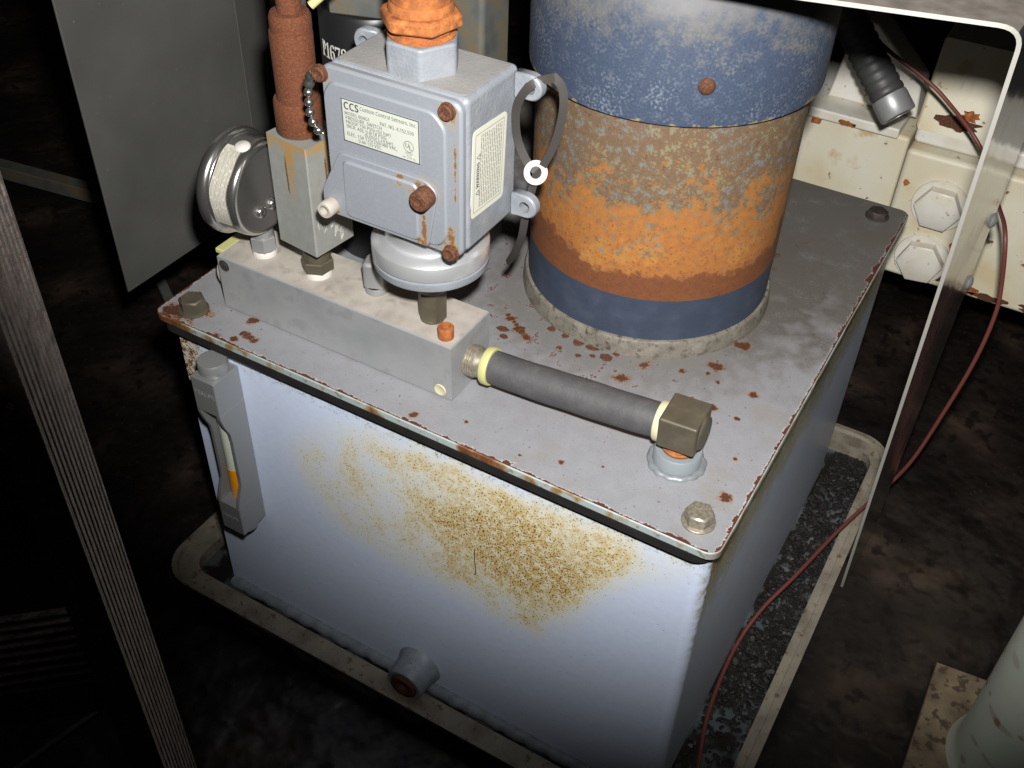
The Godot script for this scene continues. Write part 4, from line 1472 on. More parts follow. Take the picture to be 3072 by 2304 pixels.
	line.call("INCR. ADJ. 0.8/18 PSIG", 0.05, 0.575, 0.625, 0.075, ink, false)
	line.call("(0,055/1,24 bar)", 0.29, 0.66, 0.715, 0.075, ink, false)
	line.call("ELEC. 15A 125/250/480 VAC,", 0.05, 0.71, 0.805, 0.075, ink, false)
	line.call("0.4A 125 VDC", 0.20, 0.50, 0.905, 0.075, ink, false)
	line.call("U", 0.822, 0.862, 0.635, 0.105, ink, false)
	line.call("L", 0.866, 0.900, 0.675, 0.105, ink, false)
	line.call("LISTED", 0.815, 0.905, 0.815, 0.04, mats.pale_ink, false)
	line.call("6172", 0.835, 0.89, 0.87, 0.04, mats.pale_ink, false)
	line.call("IND. CONT. EQ.", 0.78, 0.95, 0.925, 0.04, mats.pale_ink, false)
	# warning label on the right side
	b = mb(t)
	var lx := Transform3D(RIGHT_FACE * Basis(Vector3(0, 0, 1), -0.05), Vector3(0.2424, 0.1660, -0.0462))
	b.at(lx * Transform3D(Basis(Vector3(1, 0, 0), Vector3(0, 0, 1), Vector3(0, 1, 0)), Vector3.ZERO))
	b.slab(rrect(-0.0172, -0.0256, 0.0172, 0.0256, 0.0032), -0.0002, 0.00025, 0.0, Rect2(-0.0172, 0.0256, 0.0344, -0.0512))
	var wl := part("warning_label", t, b, mats.label)
	wl.set_meta("label", "off-white warning label with small vertical print")
	var up := Basis(Vector3(0, 1, 0), Vector3(-1, 0, 0), Vector3(0, 0, 1))
	lettering("lettering", "WARNING", wl, Transform3D(lx.basis * up, lx * Vector3(-0.0112, -0.0085, 0.0003)), 0.0026, 0.0150, ink)
	for yy in [-0.0115, 0.0095]:
		b = mb(t)
		b.at(lx)
		var tri := [Vector3(-0.0125, yy - 0.0016, 0.0004), Vector3(-0.0125, yy + 0.0016, 0.0004), Vector3(-0.0098, yy, 0.0004)]
		var q := Vector3(0, 0, 1)
		tri = [Vector3(-0.0098, yy - 0.0016, 0.0004), Vector3(-0.0098, yy + 0.0016, 0.0004), Vector3(-0.0128, yy, 0.0004)]
		for k in 3:
			b.tube([tri[k], tri[(k + 1) % 3]], 0.00016, 5)
		part("warning_triangle", wl, b, ink)

	# rusted conduit fitting on the hub
	var cp := Vector3(0.2005, 0.2286, -0.0480)
	var f := thing("conduit_fitting", "orange rusted hex conduit fitting screwed into the switch box top", "pipe fitting", cp)
	b = mb(f)
	b.at(T(cp))
	b.lathe([Vector2(0.0, 0.0001), Vector2(0.0176, 0.0001), Vector2(0.0178, 0.0012), Vector2(0.0160, 0.0022), Vector2(0.0162, 0.0034), Vector2(0.0152, 0.0040), Vector2(0.0158, 0.0052), Vector2(0.0150, 0.0056)], 48)
	part("threaded_nipple", f, b, mats.orange_rust)
	b = mb(f)
	b.at(T(cp, Vector3(0, 0.32, 0)))
	b.slab(round_poly(Array(ngon(6, 0.0222)), 0.002, 2), 0.0050, 0.0128, 0.0018, Rect2(0, 0, 1, 1), 0.6)
	part("hex_nut", f, b, mats.orange_rust)
	b = mb(f)
	b.at(T(cp))
	b.lathe([Vector2(0.0166, 0.0120), Vector2(0.0170, 0.0142), Vector2(0.0164, 0.0165), Vector2(0.0156, 0.0175), Vector2(0.0160, 0.0190), Vector2(0.0164, 0.0420), Vector2(0.0150, 0.0440), Vector2(0, 0.0440)], 48)
	part("compression_nut", f, b, mats.orange_rust)

	# bead chain hanging from the upper left screw
	var ch := thing("bead_chain", "short steel bead chain dangling from the switch cover's rusty corner screw", "chain", Vector3(0.146, 0.170, -0.02))
	var beads := [Vector3(0.1451, 0.1927, -0.02), Vector3(0.1447, 0.1868, -0.02), Vector3(0.1448, 0.1810, -0.02), Vector3(0.1462, 0.1757, -0.02), Vector3(0.1493, 0.1716, -0.02)]
	b = mb(ch)
	b.tube(curve([Vector3(0.1530, 0.2060, -0.0195), Vector3(0.1480, 0.2035, -0.02), Vector3(0.1459, 0.1984, -0.02), beads[0], beads[1], beads[2], beads[3], beads[4], Vector3(0.1520, 0.1700, -0.021)], 0.003), 0.0005, 6)
	part("link_wire", ch, b, mats.chrome)
	b = mb(ch)
	b.at(T(Vector3(0.1470, 0.2005, -0.02), Vector3(0, 0, -0.3)))
	b.lathe([Vector2(0.0, -0.0045), Vector2(0.0028, -0.0040), Vector2(0.0032, -0.0015), Vector2(0.0024, -0.0005), Vector2(0.0024, 0.0005), Vector2(0.0030, 0.0015), Vector2(0.0026, 0.0034), Vector2(0.0, 0.0038)], 18, 0.4)
	part("clasp", ch, b, mats.chrome)
	for p in beads:
		b = mb(ch)
		b.ball(p, 0.0026, 16, 10)
		part("bead", ch, b, mats.chrome)

	# cable tie through the upper lug
	var ct := thing("cable_tie", "black ribbed cable tie looped through the switch's upper mounting lug", "cable tie", Vector3(0.250, 0.07, -0.08))
	var look := Vector3(0.55, 0.25, 0.80)
	b = mb(ct)
	b.ribbon(curve([Vector3(0.2620, 0.2085, -0.0790), Vector3(0.2560, 0.2075, -0.0700), Vector3(0.2500, 0.2005, -0.0680), Vector3(0.2450, 0.1890, -0.0700), Vector3(0.2446, 0.1724, -0.0725), Vector3(0.2500, 0.1590, -0.0740), Vector3(0.2558, 0.1530, -0.0755)], 0.0012), look, 0.0046, 0.0010, 0.0, true)
	part("front_strand", ct, b, mats.tie)
	b = mb(ct)
	b.ribbon(curve([Vector3(0.2610, 0.2095, -0.0785), Vector3(0.2660, 0.2030, -0.0810), Vector3(0.2675, 0.1900, -0.0810), Vector3(0.2640, 0.1700, -0.0800), Vector3(0.2575, 0.1530, -0.0775)], 0.0012), look, 0.0046, 0.0010, 0.0, true)
	part("back_strand", ct, b, mats.tie)
	b = mb(ct)
	b.ribbon(curve([Vector3(0.2565, 0.1535, -0.0765), Vector3(0.2535, 0.1400, -0.0760), Vector3(0.2495, 0.1200, -0.0770), Vector3(0.2455, 0.1030, -0.0810), Vector3(0.2370, 0.0840, -0.0890), Vector3(0.2270, 0.0670, -0.0985)], 0.0012), look, 0.0046, 0.0010, 0.35, true)
	part("tail", ct, b, mats.tie)
	var wt := thing("nylon_washer", "small off-white ring threaded on the black cable tie", "washer", Vector3(0.2562, 0.1525, -0.0745))
	b = mb(wt)
	b.at(along(Vector3(0.2562, 0.1525, -0.0745), Vector3(0.62, 0.45, 0.65)))
	b.lathe([Vector2(0.0036, -0.0008), Vector2(0.0066, -0.0008), Vector2(0.0069, -0.0004), Vector2(0.0069, 0.0008), Vector2(0.0064, 0.0012), Vector2(0.0038, 0.0012), Vector2(0.0034, 0.0008), Vector2(0.0034, -0.0006), Vector2(0.0036, -0.0008)], 32)
	part("ring", wt, b, mats.white_nylon)

# nameplate with its black border, a part of the switch
func thing_plate(t: Node3D, zt: float) -> MeshInstance3D:
	var b := mb(t)
	b.rbox(Vector3(0.17 + 0.02445, 0.1979 - 0.01225, zt + 0.0001), Vector3(0.0489, 0.0245, 0.0004), 0.0001, 1)
	var np := part("nameplate", t, b, mats.plate)
	np.set_meta("label", "printed metal nameplate with a black border")
	b = mb(t)
	for e in [[0.02445, 0.0002, 0.0489, 0.00055], [0.02445, 0.0243, 0.0489, 0.00055], [0.00025, 0.01225, 0.00055, 0.0245], [0.04865, 0.01225, 0.00055, 0.0245]]:
		b.rbox(Vector3(0.17 + e[0], 0.1979 - e[1], zt + 0.00032), Vector3(e[2], e[3], 0.0002), 0.00005, 1)
	part("border", np, b, mats.ink)
	b = mb(t)
	b.at(along(Vector3(0.17 + 0.861 * 0.0489, 0.1979 - 0.655 * 0.0245, zt + 0.00035), Vector3(0, 0, 1)))
	b.lathe([Vector2(0.0029, 0.0), Vector2(0.0029, 0.0001), Vector2(0.0032, 0.0001), Vector2(0.0032, 0.0)], 36)
	part("approval_mark", np, b, mats.pale_ink)
	return np

func CSGlug(sg: float) -> ArrayMesh:
	# eye lug: stadium with a round hole, built as a ring strip
	var b := MB.new()
	var r := 0.0074
	var hr := 0.0034
	var c := Vector2(sg * 0.0068, 0)
	var k := 28
	for i in k:
		var a0 := TAU * i / k
		var a1 := TAU * (i + 1) / k
		var o := []
		for a in [a0, a1]:
			var d := Vector2(cos(a), sin(a))
			var p := c + d * r
			if d.x * sg < 0.0:
				p = Vector2(c.x - sg * (0.0068 + 0.003) * absf(d.x), c.y + signf(d.y) * r * (1.0 if absf(d.y) > 0.25 else absf(d.y) / 0.25))
			o.append([p, d, c + d * hr])
		for z in [0.0033, -0.0033]:
			var q := Vector3(0, 0, signf(z))
			var inset: Vector2 = (o[0][1] as Vector2) * 0.0012
			var inset2: Vector2 = (o[1][1] as Vector2) * 0.0012
			b.quad(V(o[0][0] - inset, z), V(o[1][0] - inset2, z), V(o[1][2], z), V(o[0][2], z), q, q, q, q)
			b.quad(V(o[0][0], z * 0.65), V(o[1][0], z * 0.65), V(o[1][0] - inset2, z), V(o[0][0] - inset, z), (V(o[0][1], 0) + q * 0.4).normalized(), (V(o[1][1], 0) + q * 0.4).normalized(), (V(o[1][1], 0) * 0.4 + q).normalized(), (V(o[0][1], 0) * 0.4 + q).normalized())
		b.quad(V(o[0][0], 0.00215), V(o[1][0], 0.00215), V(o[1][0], -0.00215), V(o[0][0], -0.00215), V(o[0][1], 0), V(o[1][1], 0), V(o[1][1], 0), V(o[0][1], 0))
		b.quad(V(o[0][2], 0.0033), V(o[1][2], 0.0033), V(o[1][2], -0.0033), V(o[0][2], -0.0033), -V(o[0][1], 0), -V(o[1][1], 0), -V(o[1][1], 0), -V(o[0][1], 0))
	var am := ArrayMesh.new()
	b.into(am, mats.cast_grey)
	return am

func V(p: Vector2, z: float) -> Vector3:
	return Vector3(p.x, p.y, z)

# ------------------------------------------------------------------ return hose
func hose() -> void:
	var a := Vector3(0.2274, 0.0203, -0.0520)
	var e := Vector3(0.3600, 0.0270, -0.0575)
	var d := (e - a).normalized()
	var t := thing("return_hose", "short cracked black rubber hose between manifold and elbow with yellowish collars", "hose", a)
	var b := mb(t)
	b.at(along(a, d))
	var pr := [Vector2(0.0, -0.001), Vector2(0.0098, -0.001)]
	for k in 4:
		pr.append(Vector2(0.0106, 0.0004 + k * 0.0017))
		pr.append(Vector2(0.0098, 0.0012 + k * 0.0017))
	pr.append_array([Vector2(0.0098, 0.0078), Vector2(0.0092, 0.0092), Vector2(0.0092, 0.020)])
	b.lathe(pr, 36)
	part("nipple", t, b, mats.steel)
	var path := []
	var rad := []
	for k in 40:
		var u := k / 39.0
		path.append(a.lerp(e, 0.125 + u * 0.845) + Vector3(0, -0.0012 * sin(u * PI), 0.0003 * sin(u * 9.0)))
		rad.append(0.0108 + 0.00008 * sin(u * 23.0) + 0.0005 * sin(u * PI))
	b = mb(t)
	b.tube(path, rad, 36)
	part("hose_body", t, b, mats.black_hose)
	for k in [[a + d * 0.0150, "yellow"], [e - d * 0.0020, "ivory"]]:
		b = mb(t)
		b.at(along(k[0], d))
		b.lathe([Vector2(0.0105, -0.0026), Vector2(0.0122, -0.0026), Vector2(0.0126, -0.0020), Vector2(0.0126, 0.0020), Vector2(0.0122, 0.0026), Vector2(0.0105, 0.0026)], 40)
		part("collar", t, b, mats[k[1]])

	var c := Vector3(0.3705, 0.012, -0.0575)
	var f := thing("elbow_fitting", "dark brown forged elbow screwed into the lid boss at the hose end", "elbow", c)
	b = mb(f)
	b.at(T(Vector3(c.x, 0, c.z)))
	b.lathe([Vector2(0.0103, 0.0121), Vector2(0.0106, 0.0135), Vector2(0.0098, 0.0143), Vector2(0.0103, 0.0151), Vector2(0.0096, 0.0158), Vector2(0.0101, 0.0166), Vector2(0.0094, 0.0173), Vector2(0.0099, 0.0181), Vector2(0.0092, 0.0195)], 32, 0.9)
	part("thread", f, b, mats.orange_rust)
	b = mb(f)
	b.at(T(Vector3(0.3710, 0.0300, -0.0580), Vector3(0, 0.04, 0.03)))
	b.rbox(Vector3.ZERO, Vector3(0.0236, 0.0216, 0.0270), 0.0016, 2)
	b.at(along(Vector3(0.3828, 0.0293, -0.0582), Vector3(1, 0.03, 0)))
	b.lathe([Vector2(0.0122, -0.004), Vector2(0.0112, 0.0), Vector2(0.0100, 0.0016), Vector2(0, 0.0022)], 32, 0.5)
	part("body", f, b, mats.brown_steel)

# ------------------------------------------------------------------ loose flakes on the lid
func flakes() -> void:
	var spots := [[0.2453, -0.1297, 0.0044], [0.2572, -0.1283, 0.0036], [0.2681, -0.1264, 0.0048], [0.2785, -0.1263, 0.0052], [0.2914, -0.1221, 0.0056], [0.2744, -0.1142, 0.0026], [0.2217, -0.1050, 0.0042], [0.2171, -0.1119, 0.0050], [0.2599, -0.1146, 0.0024], [0.2955, -0.1290, 0.0030], [0.283, -0.119, 0.0026]]
	var g := RandomNumberGenerator.new()
	g.seed = 12
	for s in spots:
		var p := Vector3(s[0], 0.0003, s[1])
		var r: float = s[2]
		var turn := g.randf() * TAU
		var pts := PackedVector2Array()
		for k in 6:
			var a := turn + TAU * k / 6
			pts.append(Vector2(s[0] + cos(a) * r * g.randf_range(0.65, 1.1), s[1] + sin(a) * r * g.randf_range(0.5, 0.85)))
		solo("paint_flake", "dark maroon paint flake lying on the lid by the motor's base ring", "flake", p, func(b: MB): b.slab(pts, 0.0003, 0.0010, 0.0002), mats.dark_rust, "paint flakes on the lid")

# ------------------------------------------------------------------ what stands behind and to the left
func background_left() -> void:
	# grey sheet hanging left of the tank
	var t := thing("metal_partition", "large plain grey sheet-metal partition hanging left of the tank", "partition", Vector3(-0.121, -0.0775, -0.17))
	var b := mb(t)
	b.rbox(Vector3(-0.1210, 0.2113, -0.1595), Vector3(0.0020, 0.5776, 0.169), 0.0006, 1)
	part("sheet", t, b, mats.panel)
	b = mb(t)
	b.at(T(Vector3(-0.1205, 0.2113, -0.2440), Vector3(0, 0.18, 0)))
	b.rbox(Vector3(0, 0, -0.030), Vector3(0.0020, 0.5770, 0.060), 0.0006, 1)
	part("flange", t, b, mats.panel)
	b = mb(t)
	b.rbox(Vector3(-0.125, 0.5, -0.17), Vector3(0.02, 0.02, 0.30), 0.002, 1)
	part("hanger_rail", t, b, mats.ladder)
	b = mb(t)
	b.rbox(Vector3(-0.126, 0.095, -0.31), Vector3(0.03, 0.81, 0.03), 0.003, 1)
	part("support_post", t, b, mats.ladder)

	# black canister with a stencilled number behind the pipe
	var c := Vector3(0.0820, 0.0, -0.1650)
	var k := thing("black_canister", "black cylinder with white painted numbers behind the rusty pipe", "canister", c)
	b = mb(k)
	b.at(T(c))
	b.lathe([Vector2(0, 0.0005), Vector2(0.036, 0.0005), Vector2(0.0365, 0.002), Vector2(0.0365, 0.1800), Vector2(0.0350, 0.1830), Vector2(0, 0.1830)], 56)
	part("shell", k, b, mats.black_can)
	b = mb(k)
	b.at(T(c, Vector3(0, 0.3, 0)))
	b.slab(ngon(6, 0.036), 0.1828, 0.230, 0.0015)
	part("hex_cap", k, b, mats.post)
	var view := Vector2(CAM.x - c.x, CAM.z - c.z).normalized()
	var a0 := atan2(view.x, view.y)
	var s := "P16782"
	for i in s.length():
		var a := a0 - 1.17 + i * 0.142
		var dd := Vector3(sin(a), 0, cos(a))
		var bs := Basis(Vector3(cos(a), 0, -sin(a)), Vector3.UP, dd)
		lettering("lettering", s[i], k, Transform3D(bs, c + dd * 0.0366 + Vector3(0, 0.1570, 0) - bs.x * 0.0022), 0.0100, 0.0044, mats.ptfe, false, "Droid Serif", 0.0003)

	# grey post between canister and motor
	solo("steel_post", "weathered grey square steel post behind the switch box", "post", Vector3(0.1380, 0, -0.2000), func(q: MB):
		q.rbox(Vector3(0.1380, 0.180, -0.2000), Vector3(0.0360, 0.359, 0.0360), 0.004, 2), mats.post)
	# dark round housing behind the motor
	var hc := Vector3(0.150, -0.31, -0.62)
	var hs := thing("machine_housing", "dark round machine housing in the gloom behind the motor", "housing", hc)
	b = mb(hs)
	b.rbox(Vector3(0.150, -0.12, -0.62), Vector3(0.16, 0.3796, 0.14), 0.01, 1)
	part("pedestal", hs, b, mats.dark_iron)
	b = mb(hs)
	b.at(along(Vector3(0.150, 0.13, -0.62), Vector3(0, 0, 1)))
	b.lathe([Vector2(0, -0.08), Vector2(0.095, -0.08), Vector2(0.10, -0.07), Vector2(0.10, 0.07), Vector2(0.094, 0.08), Vector2(0.06, 0.085), Vector2(0, 0.085)], 48)
	part("drum", hs, b, mats.dark_iron)

	ladder()
	# steel frame in the dark at the far left
	var fr := thing("storage_rack", "dim grey steel storage rack of thin bars in the dark behind the ladder", "rack", Vector3(-0.9, -LID, -0.55))
	for e in [[Vector3(-1.3, -0.20, -0.75), Vector3(-0.35, -0.06, -0.95), 0.014], [Vector3(-1.2, -0.285, -0.30), Vector3(-0.35, -0.285, -0.42), 0.010], [Vector3(-0.52, -0.295, -0.40), Vector3(-0.20, -0.295, -0.20), 0.006], [Vector3(-1.15, -0.31, -0.31), Vector3(-1.15, 0.35, -0.31), 0.016], [Vector3(-1.3, 0.25, -0.9), Vector3(-0.35, 0.30, -1.1), 0.02], [Vector3(-0.9, -0.31, -0.83), Vector3(-0.9, 0.4, -0.83), 0.016]]:
		b = mb(fr)
		var mid: Vector3 = (e[0] + e[1]) / 2
		var dv: Vector3 = e[1] - e[0]
		b.at(along(mid, dv))
		b.rbox(Vector3.ZERO, Vector3(e[2] * 2, dv.length(), e[2] * 2), 0.002, 1)
		part("bar", fr, b, mats.post)

func ladder() -> void:
	var p0 := Vector3(0.1355, -LID, 0.1616)
	var t := thing("step_ladder", "dark grimy step ladder with ribbed side rail left of the tank", "ladder", p0)
	# step direction runs to the front left; rail face looks to the camera's right
	var sd := Vector3(-0.743, 0, 0.669)
	var fd := Vector3(0.669, 0, 0.743)
	var b := mb(t)
	var w := 0.052
	# rail: channel with grooved outer web and a plain front flange
	var h := 1.0
	var cc := p0 + fd * (w * 0.55) + Vector3(0, h / 2, 0)
	var bs := Basis(fd, Vector3.UP, fd.cross(Vector3.UP))
	b.at(Transform3D(bs, cc))
	b.rbox(Vector3(0.0, 0, 0.0), Vector3(w * 1.1, h, 0.003), 0.0006, 1)
	for k in 9:
		b.rbox(Vector3(-w * 0.48 + k * w * 0.12, 0, -0.0016), Vector3(0.0034, h, 0.0014), 0.0006, 1)
	part("side_rail", t, b, mats.ladder)
	b = mb(t)
	b.at(Transform3D(Basis(sd, Vector3.UP, sd.cross(Vector3.UP)), cc + fd * (w * 0.55 + 0.0012)))
	b.rbox(Vector3(0.0075, 0, 0), Vector3(0.0180, h, 0.0024), 0.0006, 1)
	part("front_flange", t, b, mats.ladder)
	for sy in [-0.045, 0.165]:
		b = mb(t)
		var c := p0 + fd * (w * 0.55) + sd * 0.11 + Vector3(0, sy + LID, 0)
		b.at(Transform3D(Basis(sd, Vector3.UP, sd.cross(Vector3.UP)), c))
		b.rbox(Vector3(0, -0.0015, 0), Vector3(0.215, 0.003, 0.050), 0.0006, 1)
		b.rbox(Vector3(0, -0.014, -0.0255), Vector3(0.215, 0.028, 0.0022), 0.0006, 1)
		b.rbox(Vector3(0, -0.014, 0.0255), Vector3(0.215, 0.028, 0.0022), 0.0006, 1)
		for k in 8:
			b.rbox(Vector3(0, 0.0008, -0.021 + k * 0.006), Vector3(0.214, 0.0022, 0.0022), 0.0005, 1)
		part("step", t, b, mats.ladder)
	for sy in [0.167, 0.155]:
		b = mb(t)
		b.at(along(p0 + fd * (w * 1.1 + 0.0024) + sd * 0.009 + Vector3(0, sy + LID, 0), fd))
		b.lathe([Vector2(0.0042, 0), Vector2(0.0036, 0.0014), Vector2(0.002, 0.0022), Vector2(0, 0.0024)], 16, 0.4)
		part("rivet", t, b, mats.dark_rust)
	b = mb(t)
	var q := p0 + sd * 0.004 + fd * 0.01
	b.at(along((q + Vector3(0, LID - 0.11, 0) + q + sd * 0.20 + Vector3(0, LID - 0.27, 0)) / 2 + Vector3(0, -0.0, 0), sd * 0.2 + Vector3(0, -0.16, 0)))
	b.rbox(Vector3.ZERO, Vector3(0.002, 0.25, 0.012), 0.0005, 1)
	part("brace", t, b, mats.ladder)
	b = mb(t)
	b.at(Transform3D(bs, cc + sd * 0.22))
	b.rbox(Vector3.ZERO, Vector3(w * 1.1, h, 0.003), 0.0006, 1)
	part("side_rail", t, b, mats.ladder)

# ------------------------------------------------------------------ white machine behind on the right
func casting() -> void:
	var t := thing("machine_casting", "cream-painted rust-streaked iron machine bed with two big hex bolts behind the tank", "machine", Vector3(0.45, -LID, -0.62))
	var b := mb(t)
	b.rbox(Vector3(0.265, -0.070, -0.615), Vector3(0.245, 0.140, 0.130), 0.004, 2)
	part("left_bed", t, b, mats.cream)
	b = mb(t)
	b.rbox(Vector3(0.275, 0.0035, -0.600), Vector3(0.205, 0.010, 0.112), 0.002, 1)
	part("ledge", t, b, mats.white_paint)
	b = mb(t)
	b.rbox(Vector3(0.590, -0.0700, -0.600), Vector3(0.402, 0.130, 0.120), 0.005, 2)
	var pad := part("bolt_pad", t, b, mats.cream)
	b = mb(t)
	b.rbox(Vector3(0.590, 0.004, -0.606), Vector3(0.400, 0.016, 0.105), 0.004, 2)
	part("shelf", t, b, mats.white_paint)
	# sloping upper block
	b = mb(t)
	b.at(Transform3D(Basis(Vector3(0, 0, 1), Vector3(1, 0, 0), Vector3(0, 1, 0)), Vector3.ZERO))
	b.slab(PackedVector2Array([Vector2(-0.552, 0.010), Vector2(-0.572, 0.088), Vector2(-0.680, 0.088), Vector2(-0.680, 0.010)]), 0.388, 0.452, 0.003)
	part("upper_block", t, b, mats.cream)
	# gusset behind the grip
	b = mb(t)
	b.at(Transform3D(Basis(Vector3(1, 0, 0), Vector3(0, 0, 1), Vector3(0, 1, 0)), Vector3.ZERO))
	b.slab(PackedVector2Array([Vector2(0.300, 0.008), Vector2(0.384, 0.008), Vector2(0.380, 0.040), Vector2(0.330, 0.085), Vector2(0.312, 0.085)]), -0.610, -0.575, 0.002)
	part("gusset", t, b, mats.white_paint)
	for lx in [0.185, 0.760]:
		b = mb(t)
		b.rbox(Vector3(lx, -0.2240, -0.6250), Vector3(0.060, 0.1719, 0.09), 0.004, 1)
		part("leg", t, b, mats.cream)
	for p in [Vector2(0.4311, -0.0500), Vector2(0.4310, -0.1080)]:
		var at := Vector3(p.x, p.y, -0.5400)
		b = mb(t)
		b.at(along(at, Vector3(0, 0, 1)))
		b.lathe([Vector2(0.0252, -0.0005), Vector2(0.0252, 0.0022), Vector2(0.0246, 0.003), Vector2(0, 0.003)], 40)
		var wsh := part("washer", t, b, mats.white_paint)
		b = mb(t)
		b.at(along(at, Vector3(0, 0, 1), 0.52 if p.y > -0.1 else 0.66))
		b.slab(ngon(6, 0.0212), 0.0028, 0.0135, 0.0006)
		b.lathe([Vector2(0.0209, 0.0134), Vector2(0.0188, 0.0148), Vector2(0.0, 0.0150)], 6)
		part("hex_head", wsh, b, mats.white_paint)

	# flaked-off paint showing brown rust
	var gg := RandomNumberGenerator.new()
	gg.seed = 31
	for e in [[0.4215, 0.0225, -0.5538, 0.020, 0.008], [0.4300, 0.0300, -0.5565, 0.008, 0.006], [0.4000, -0.0790, -0.5398, 0.004, 0.006], [0.4610, -0.0860, -0.5398, 0.010, 0.014], [0.4560, -0.1230, -0.5398, 0.014, 0.006], [0.5000, -0.1290, -0.5398, 0.020, 0.004], [0.5400, -0.1280, -0.5398, 0.014, 0.005], [0.3970, -0.0370, -0.5398, 0.003, 0.004], [0.5050, -0.0330, -0.5398, 0.006, 0.004], [0.3300, 0.0015, -0.5438, 0.008, 0.003], [0.3020, -0.0030, -0.5438, 0.005, 0.003], [0.4800, -0.1270, -0.5398, 0.010, 0.005]]:
		b = mb(t)
		b.at(Transform3D(Basis(Vector3(1, 0, 0), Vector3(0, 0, 1), Vector3(0, 1, 0)), Vector3.ZERO))
		var pts := PackedVector2Array()
		for k in 18:
			var a := TAU * k / 18
			var q := gg.randf_range(0.55, 1.15)
			pts.append(Vector2(e[0] + cos(a) * e[3] * q, e[1] + sin(a) * e[4] * q))
		b.slab(pts, e[2] - 0.003, e[2] + 0.0004, 0.0)
		part("rust_patch", t, b, mats.dark_rust if e[3] > 0.012 else mats.orange_rust)

	# ribbed grip
	var g0 := Vector3(0.3080, 0.1300, -0.4900)
	var g1 := Vector3(0.3841, 0.0596, -0.4600)
	var d := (g1 - g0).normalized()
	var h := thing("lever_handle", "black ribbed rubber grip with a chrome ferrule end, beside the motor cap", "handle", g0)
	b = mb(h)
	b.at(along(g0, d))
	var len := g0.distance_to(g1)
	var pr := [Vector2(0, -0.004), Vector2(0.0125, -0.004)]
	for k in 12:
		var y := (len - 0.018) * k / 12.0
		var e := (len - 0.018) / 12.0
		pr.append_array([Vector2(0.0132, y), Vector2(0.0142, y + e * 0.25), Vector2(0.0142, y + e * 0.7), Vector2(0.0132, y + e * 0.98)])
	pr.append(Vector2(0.0, len - 0.017))
	b.lathe(pr, 32, 0.5)
	part("grip", h, b, mats.grip)
	b = mb(h)
	b.at(along(g0, d))
	b.lathe([Vector2(0.0130, len - 0.0185), Vector2(0.0142, len - 0.0180), Vector2(0.0146, len - 0.015), Vector2(0.0146, len - 0.001), Vector2(0.0138, len), Vector2(0.0105, len), Vector2(0.0100, len - 0.004), Vector2(0, len - 0.004)], 32)
	part("ferrule", h, b, mats.satin)
	b = mb(h)
	b.tube([g0 - d * 0.003, g0 - d * 0.03, Vector3(0.275, 0.10, -0.56)], 0.008, 14)
	part("lever_rod", h, b, mats.dark_iron)

	# stanchion at the right
	var s := Vector3(0.6420, -LID, -0.1850)
	var st := thing("pipe_stanchion", "pale green painted pipe leg on a brown square foot plate", "pipe leg", s)
	b = mb(st)
	b.slab(PackedVector2Array([Vector2(0.5689, -0.252), Vector2(0.715, -0.2650), Vector2(0.715, -0.110), Vector2(0.5684, -0.105)]), -LID + 0.0005, -LID + 0.008, 0.001)
	part("foot_plate", st, b, mats.base_plate)
	b = mb(st)
	b.at(T(s))
	b.lathe([Vector2(0.050, 0.0078), Vector2(0.046, 0.012), Vector2(0.0445, 0.018), Vector2(0.0445, 0.60)], 56)
	part("pipe", st, b, mats.stanchion)

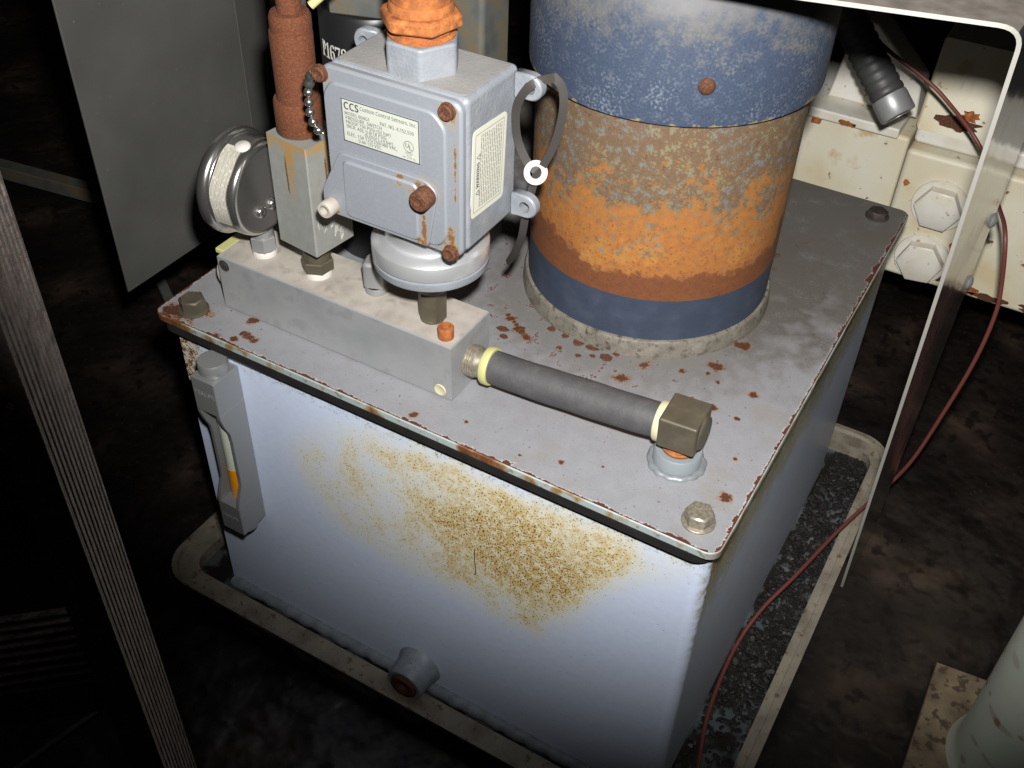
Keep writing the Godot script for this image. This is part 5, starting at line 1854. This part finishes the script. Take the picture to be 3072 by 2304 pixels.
# ------------------------------------------------------------------ sheet guard and the red wire
func guard_and_wire() -> void:
	var t := thing("sheet_guard", "bright bent sheet-metal guard with a bare cut edge right of the tank", "guard", Vector3(0.475, -LID, -0.30))
	var A := Vector3(0.4749, -0.290, -0.2762)
	var Tt := Vector3(0.4700, 0.2677, -0.1200)
	var B := Vector3(0.4802, -0.290, -0.3554)
	var U := Vector3(0.4802, 0.2677, -0.3554)
	var th := 0.0022
	var L0 := Vector3(0.3000, 0.2650, -0.0885)
	var L1 := Vector3(0.3000, 0.2650, -0.3554)
	var near := [A]
	var far := [B]
	for k in 7:
		var u := k / 6.0
		for e in [[near, A, Tt, L0], [far, B, U, L1]]:
			var s0: Vector3 = e[2] + (e[1] - e[2]).normalized() * 0.010
			var s1: Vector3 = e[2] + (e[3] - e[2]).normalized() * 0.010
			e[0].append(s0.lerp(e[2], u).lerp((e[2] as Vector3).lerp(s1, u), u))
	near.append(L0)
	far.append(L1)
	var m := near.size()
	var nn := []
	for k in m - 1:
		var q: Vector3 = (near[k + 1] - near[k]).cross(far[k] - near[k]).normalized()
		if q.dot(Vector3(1, 1, 0)) < 0.0:
			q = -q
		nn.append(q)
	var vn := []
	for k in m:
		vn.append((nn[maxi(k - 1, 0)] + nn[mini(k, m - 2)]).normalized() if k > 1 and k < m - 1 else nn[clampi(k - 1, 0, m - 2)])
	var leg := mb(t)
	var top := mb(t)
	var rim := mb(t)
	for k in m - 1:
		var w: MB = leg if k < 4 else top
		var a: Vector3 = vn[k]
		var c: Vector3 = vn[k + 1]
		w.quad(near[k] + a * th, near[k + 1] + c * th, far[k + 1] + c * th, far[k] + a * th, a, c, c, a)
		w.quad(near[k], near[k + 1], far[k + 1], far[k], -a, -c, -c, -a)
		var d: Vector3 = (near[k + 1] - near[k]).cross(a).normalized()
		if d.dot(near[k] - far[k]) < 0.0:
			d = -d
		rim.quad(near[k], near[k + 1], near[k + 1] + c * th, near[k] + a * th, d, d, d, d)
		rim.quad(far[k], far[k + 1], far[k + 1] + c * th, far[k] + a * th, -d, -d, -d, -d)
	rim.quad(A, B, B + vn[0] * th, A + vn[0] * th, Vector3.DOWN, Vector3.DOWN, Vector3.DOWN, Vector3.DOWN)
	part("side_sheet", t, leg, mats.galvanised)
	part("top_sheet", t, top, mats.guard_top)
	part("cut_edge", t, rim, mats.cut_edge)
	var b: MB
	for y in [0.0520, -0.0020]:
		b = mb(t)
		b.at(along(Vector3(0.4812, y, -0.3500), Vector3(1, 0, 0)))
		b.lathe([Vector2(0.0062, 0.0), Vector2(0.0058, 0.0012), Vector2(0.0036, 0.0034), Vector2(0, 0.0042)], 18, 0.4)
		part("rivet", t, b, mats.satin)

	var pts := [Vector3(0.4390, -0.2955, -0.0150), Vector3(0.4335, -0.2895, -0.0470), Vector3(0.4222, -0.2895, -0.0975), Vector3(0.4182, -0.2880, -0.1610), Vector3(0.4248, -0.2760, -0.2030), Vector3(0.4386, -0.2660, -0.2450), Vector3(0.4542, -0.2640, -0.3085), Vector3(0.4665, -0.2650, -0.3536), Vector3(0.4770, -0.2570, -0.3780),
		Vector3(0.4908, -0.2120, -0.3800), Vector3(0.5004, -0.1480, -0.3800), Vector3(0.5070, -0.0914, -0.3800), Vector3(0.5083, -0.0478, -0.3800), Vector3(0.5052, -0.0194, -0.3800), Vector3(0.4934, 0.0272, -0.3800), Vector3(0.4790, 0.0250, -0.4300),
		Vector3(0.4500, 0.0423, -0.4800), Vector3(0.4149, 0.0724, -0.4800), Vector3(0.3920, 0.0866, -0.4800), Vector3(0.3637, 0.0994, -0.4800), Vector3(0.3403, 0.1097, -0.4850), Vector3(0.3220, 0.1080, -0.5050), Vector3(0.30, 0.09, -0.56)]
	solo("red_wire", "thin red insulated wire snaking along the tray and up past the guard", "wire", Vector3(0.44, -0.292, -0.03), func(b2: MB): b2.tube(curve(pts, 0.006), 0.0017, 10), mats.wire)
